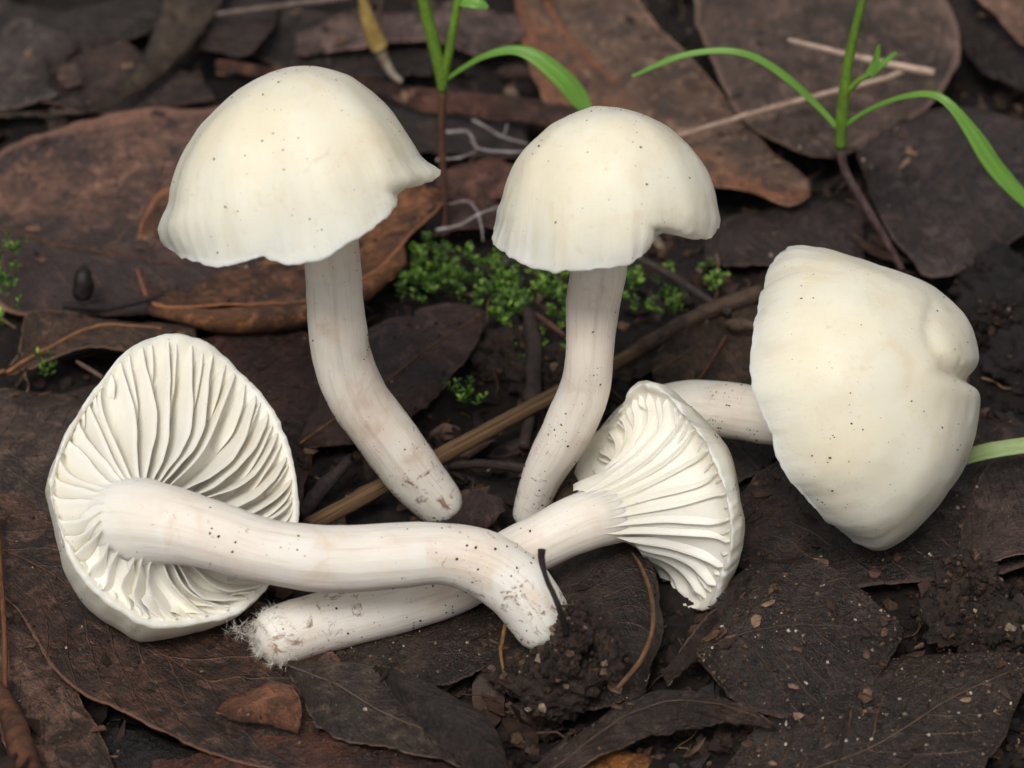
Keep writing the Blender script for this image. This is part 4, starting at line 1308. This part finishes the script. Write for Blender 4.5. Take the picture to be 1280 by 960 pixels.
clod('rough soil clod with leaf scraps beside the dusty dark leaf', [(1215, 735, .4, .34, 1.1), (1200, 775, .2, .42, .8), (1240, 790, .2, .36, .8), (1190, 716, .6, .2, 1.1)], 32, (70, 54, 45))
clod('low dark soil clod behind the pointed purple leaf', [(690, 470, .0, .5, .5), (640, 450, -.05, .5, .5)], 33)
clod('black soil clod beyond the upper edge of the fallen cap', [(1262, 395, .1, .6, .7), (1240, 350, .1, .5, .6), (1290, 450, .0, .55, .6)], 34, (42, 34, 33), (24, 20, 20))


def crumbs():
    r = np.random.default_rng(77)
    bag = Bag()
    for _ in range(3600):                                # on the bare soil
        x, y = r.uniform(-40, 1320), r.uniform(-40, 1000)
        if r.random() < .35: x, y = r.uniform(560, 1320), r.uniform(640, 1000)
        p = G(x, y, -.15)
        p[2] = ground_height(p[None])[0] + .01
        v, f = lump(p, .02 + .11 * r.random() ** 3, r)
        bag.add(v, f)
    o = bag.build('soil_crumbs', M['crumb'], None, smooth=False)
    tag(o, 'loose dark soil crumbs over the bare earth', 'soil', kind='stuff')
    bag, flk = Bag(), Bag()
    for grid, nn, wgt in LEAF_SURF:                      # on the leaves: grains, and small flakes
        a = np.linalg.norm(grid[-1, grid.shape[1] // 2] - grid[0, grid.shape[1] // 2]) * np.linalg.norm(grid[grid.shape[0] // 2, 0] - grid[grid.shape[0] // 2, -1])

        def spot():
            i, j = r.integers(1, grid.shape[0] - 1), r.integers(1, grid.shape[1] - 1)
            t = r.random()
            return grid[i, j] * t + grid[i - 1, j - 1] * (1 - t) + nn[i, j] * .004, nn[i, j]
        for _ in range(int(a * 12 * wgt)):
            v, f = lump(spot()[0], .006 + .022 * r.random() ** 3, r, (5, 4))
            bag.add(v, f)
        for _ in range(int(a * 1.6 * min(wgt, 4))):
            p, n_ = spot()
            k, sz = 6, .03 + .09 * r.random() ** 2
            az = r.random() * 6.283
            d1 = unit(np.cross(n_, [math.cos(az), math.sin(az), .1]))
            d2 = np.cross(n_, d1)
            th = np.linspace(0, 2 * math.pi, k, endpoint=False)
            rad = sz * (.6 + .7 * r.random(k))
            el = .25 + .6 * r.random()
            ring = p + np.outer(np.cos(th) * rad, d1) + np.outer(np.sin(th) * rad * el, d2) + np.outer(.012 + .3 * sz * r.random(k) ** 2, n_)
            top = np.vstack([ring, ring.mean(0) + n_ * .012])
            low = top - n_ * .010
            ff = [(q, (q + 1) % k, k) for q in range(k)]
            ff += [(q2 + k + 1, q1 + k + 1, q3 + k + 1) for q1, q2, q3 in ff]
            ff += [(q, q + k + 1, (q + 1) % k + k + 1, (q + 1) % k) for q in range(k)]
            flk.add(np.vstack([top, low]), ff)
    o = bag.build('soil_grains', island_mat('soil grains', [(0, (36, 28, 24)), (0.5, (70, 53, 43)), (0.78, (104, 82, 66)), (0.9, (150, 126, 106)), (1, (222, 208, 192))], .7, .5, 30), None, smooth=False)
    tag(o, 'fine pale and dark grains dusted over the leaves', 'soil', kind='stuff')
    o = flk.build('leaf_flakes', island_mat('leaf flakes', [(0, (34, 26, 23)), (0.5, (72, 52, 42)), (0.85, (112, 82, 64)), (1, (158, 128, 104))], .65, .4, 12), None, smooth=False)
    tag(o, 'tiny broken leaf flakes lying on the dead leaves', 'litter', kind='stuff')


crumbs()


def scraps():
    """bits of leaf, fibre and bark too small to tell apart, and the litter outside the view"""
    r = np.random.default_rng(99)
    mat = island_mat('litter scraps', [(0, (20, 16, 14)), (0.5, (44, 32, 27)), (0.85, (78, 56, 45)), (1, (122, 94, 76))], .6, .5, 9, spec=.4)

    def one(bag, c, L, W, tilt, ns=6):
        az = r.random() * 6.283
        d = np.array([math.cos(az), math.sin(az), tilt * r.normal()])
        s = np.array([-math.sin(az), math.cos(az), tilt * r.normal()])
        t = np.linspace(-1, 1, ns)
        ww = W * np.sqrt(np.clip(1 - t ** 2, .02, 1)) * (1 + .25 * r.normal(size=ns))
        cu, cv = r.normal() * .25, r.normal() * .3
        vs = []
        for k in range(ns):
            for a in (-1, 0, 1):
                p = c + d * L * t[k] + s * ww[k] * a
                p = p + np.array([0, 0, cu * L * t[k] ** 2 + cv * W * abs(a) + .04 * W * r.normal()])
                vs.append(p)
        top = np.array(vs)
        low = top - np.array([0, 0, .015])
        f = grid_faces(ns, 3)
        N = len(top)
        ff = f + [tuple(i + N for i in q[::-1]) for q in f]
        ring = [i * 3 for i in range(ns)] + [(ns - 1) * 3 + 1] + [i * 3 + 2 for i in range(ns - 1, -1, -1)] + [1]
        for a, b in zip(ring, ring[1:] + ring[:1]): ff.append((a, b, b + N, a + N))
        bag.add(np.vstack([top, low]), ff)

    bag = Bag()
    for _ in range(1700):
        x, y = r.uniform(-60, 1340), r.uniform(-60, 1020)
        p = G(x, y, -.1)
        p[2] = ground_height(p[None])[0] + .02 + .05 * r.random()
        one(bag, p, .06 + .38 * r.random() ** 2, .03 + .17 * r.random() ** 2, .35)
    o = bag.build('leaf_scraps', mat, None, smooth=False)
    tag(o, 'fine dark leaf scraps scattered on the soil', 'litter', kind='stuff')
    bag = Bag()
    for _ in range(5200):
        a, d = r.random() * 6.283, 5 + 75 * r.random() ** .8
        p = np.array([d * math.cos(a), d * math.sin(a), 0])
        q = to_px(p[None])[0]
        if q[2] > 3 and -150 < q[0] < 1430 and -150 < q[1] < 1110:
            continue
        p[2] = ground_height(p[None])[0] + .12 + .3 * r.random()
        one(bag, p, 1.0 + 1.6 * r.random(), .4 + .6 * r.random(), .2, 8)
    o = bag.build('leaf_litter', mat, None, smooth=True)
    tag(o, 'brown leaf litter carpeting the forest floor around', 'litter', kind='stuff')
    bag = Bag()
    for _ in range(420):                                 # hair-fine rootlets
        x, y = r.uniform(-20, 1300), r.uniform(-20, 980)
        p = G(x, y, -.05)
        p[2] = ground_height(p[None])[0] + .04
        P = [p]
        d = unit(np.array([r.normal(), r.normal(), .25 * r.normal()]))
        for _k in range(5):
            d = unit(d + .45 * r.normal(size=3) * np.array([1, 1, .5]))
            P.append(P[-1] + d * (.06 + .12 * r.random()))
        v, f, u = tube(spline(P, 14), .006 + .010 * r.random(), 5, cap=False)
        bag.add(v, f, u)
    o = bag.build('fine_rootlets', island_mat('rootlets', [(0, (60, 42, 34)), (0.6, (110, 80, 58)), (1, (160, 126, 92))], .7, .1, 10), None)
    tag(o, 'hair fine brown rootlets threaded through the soil', 'roots', kind='stuff')


scraps()
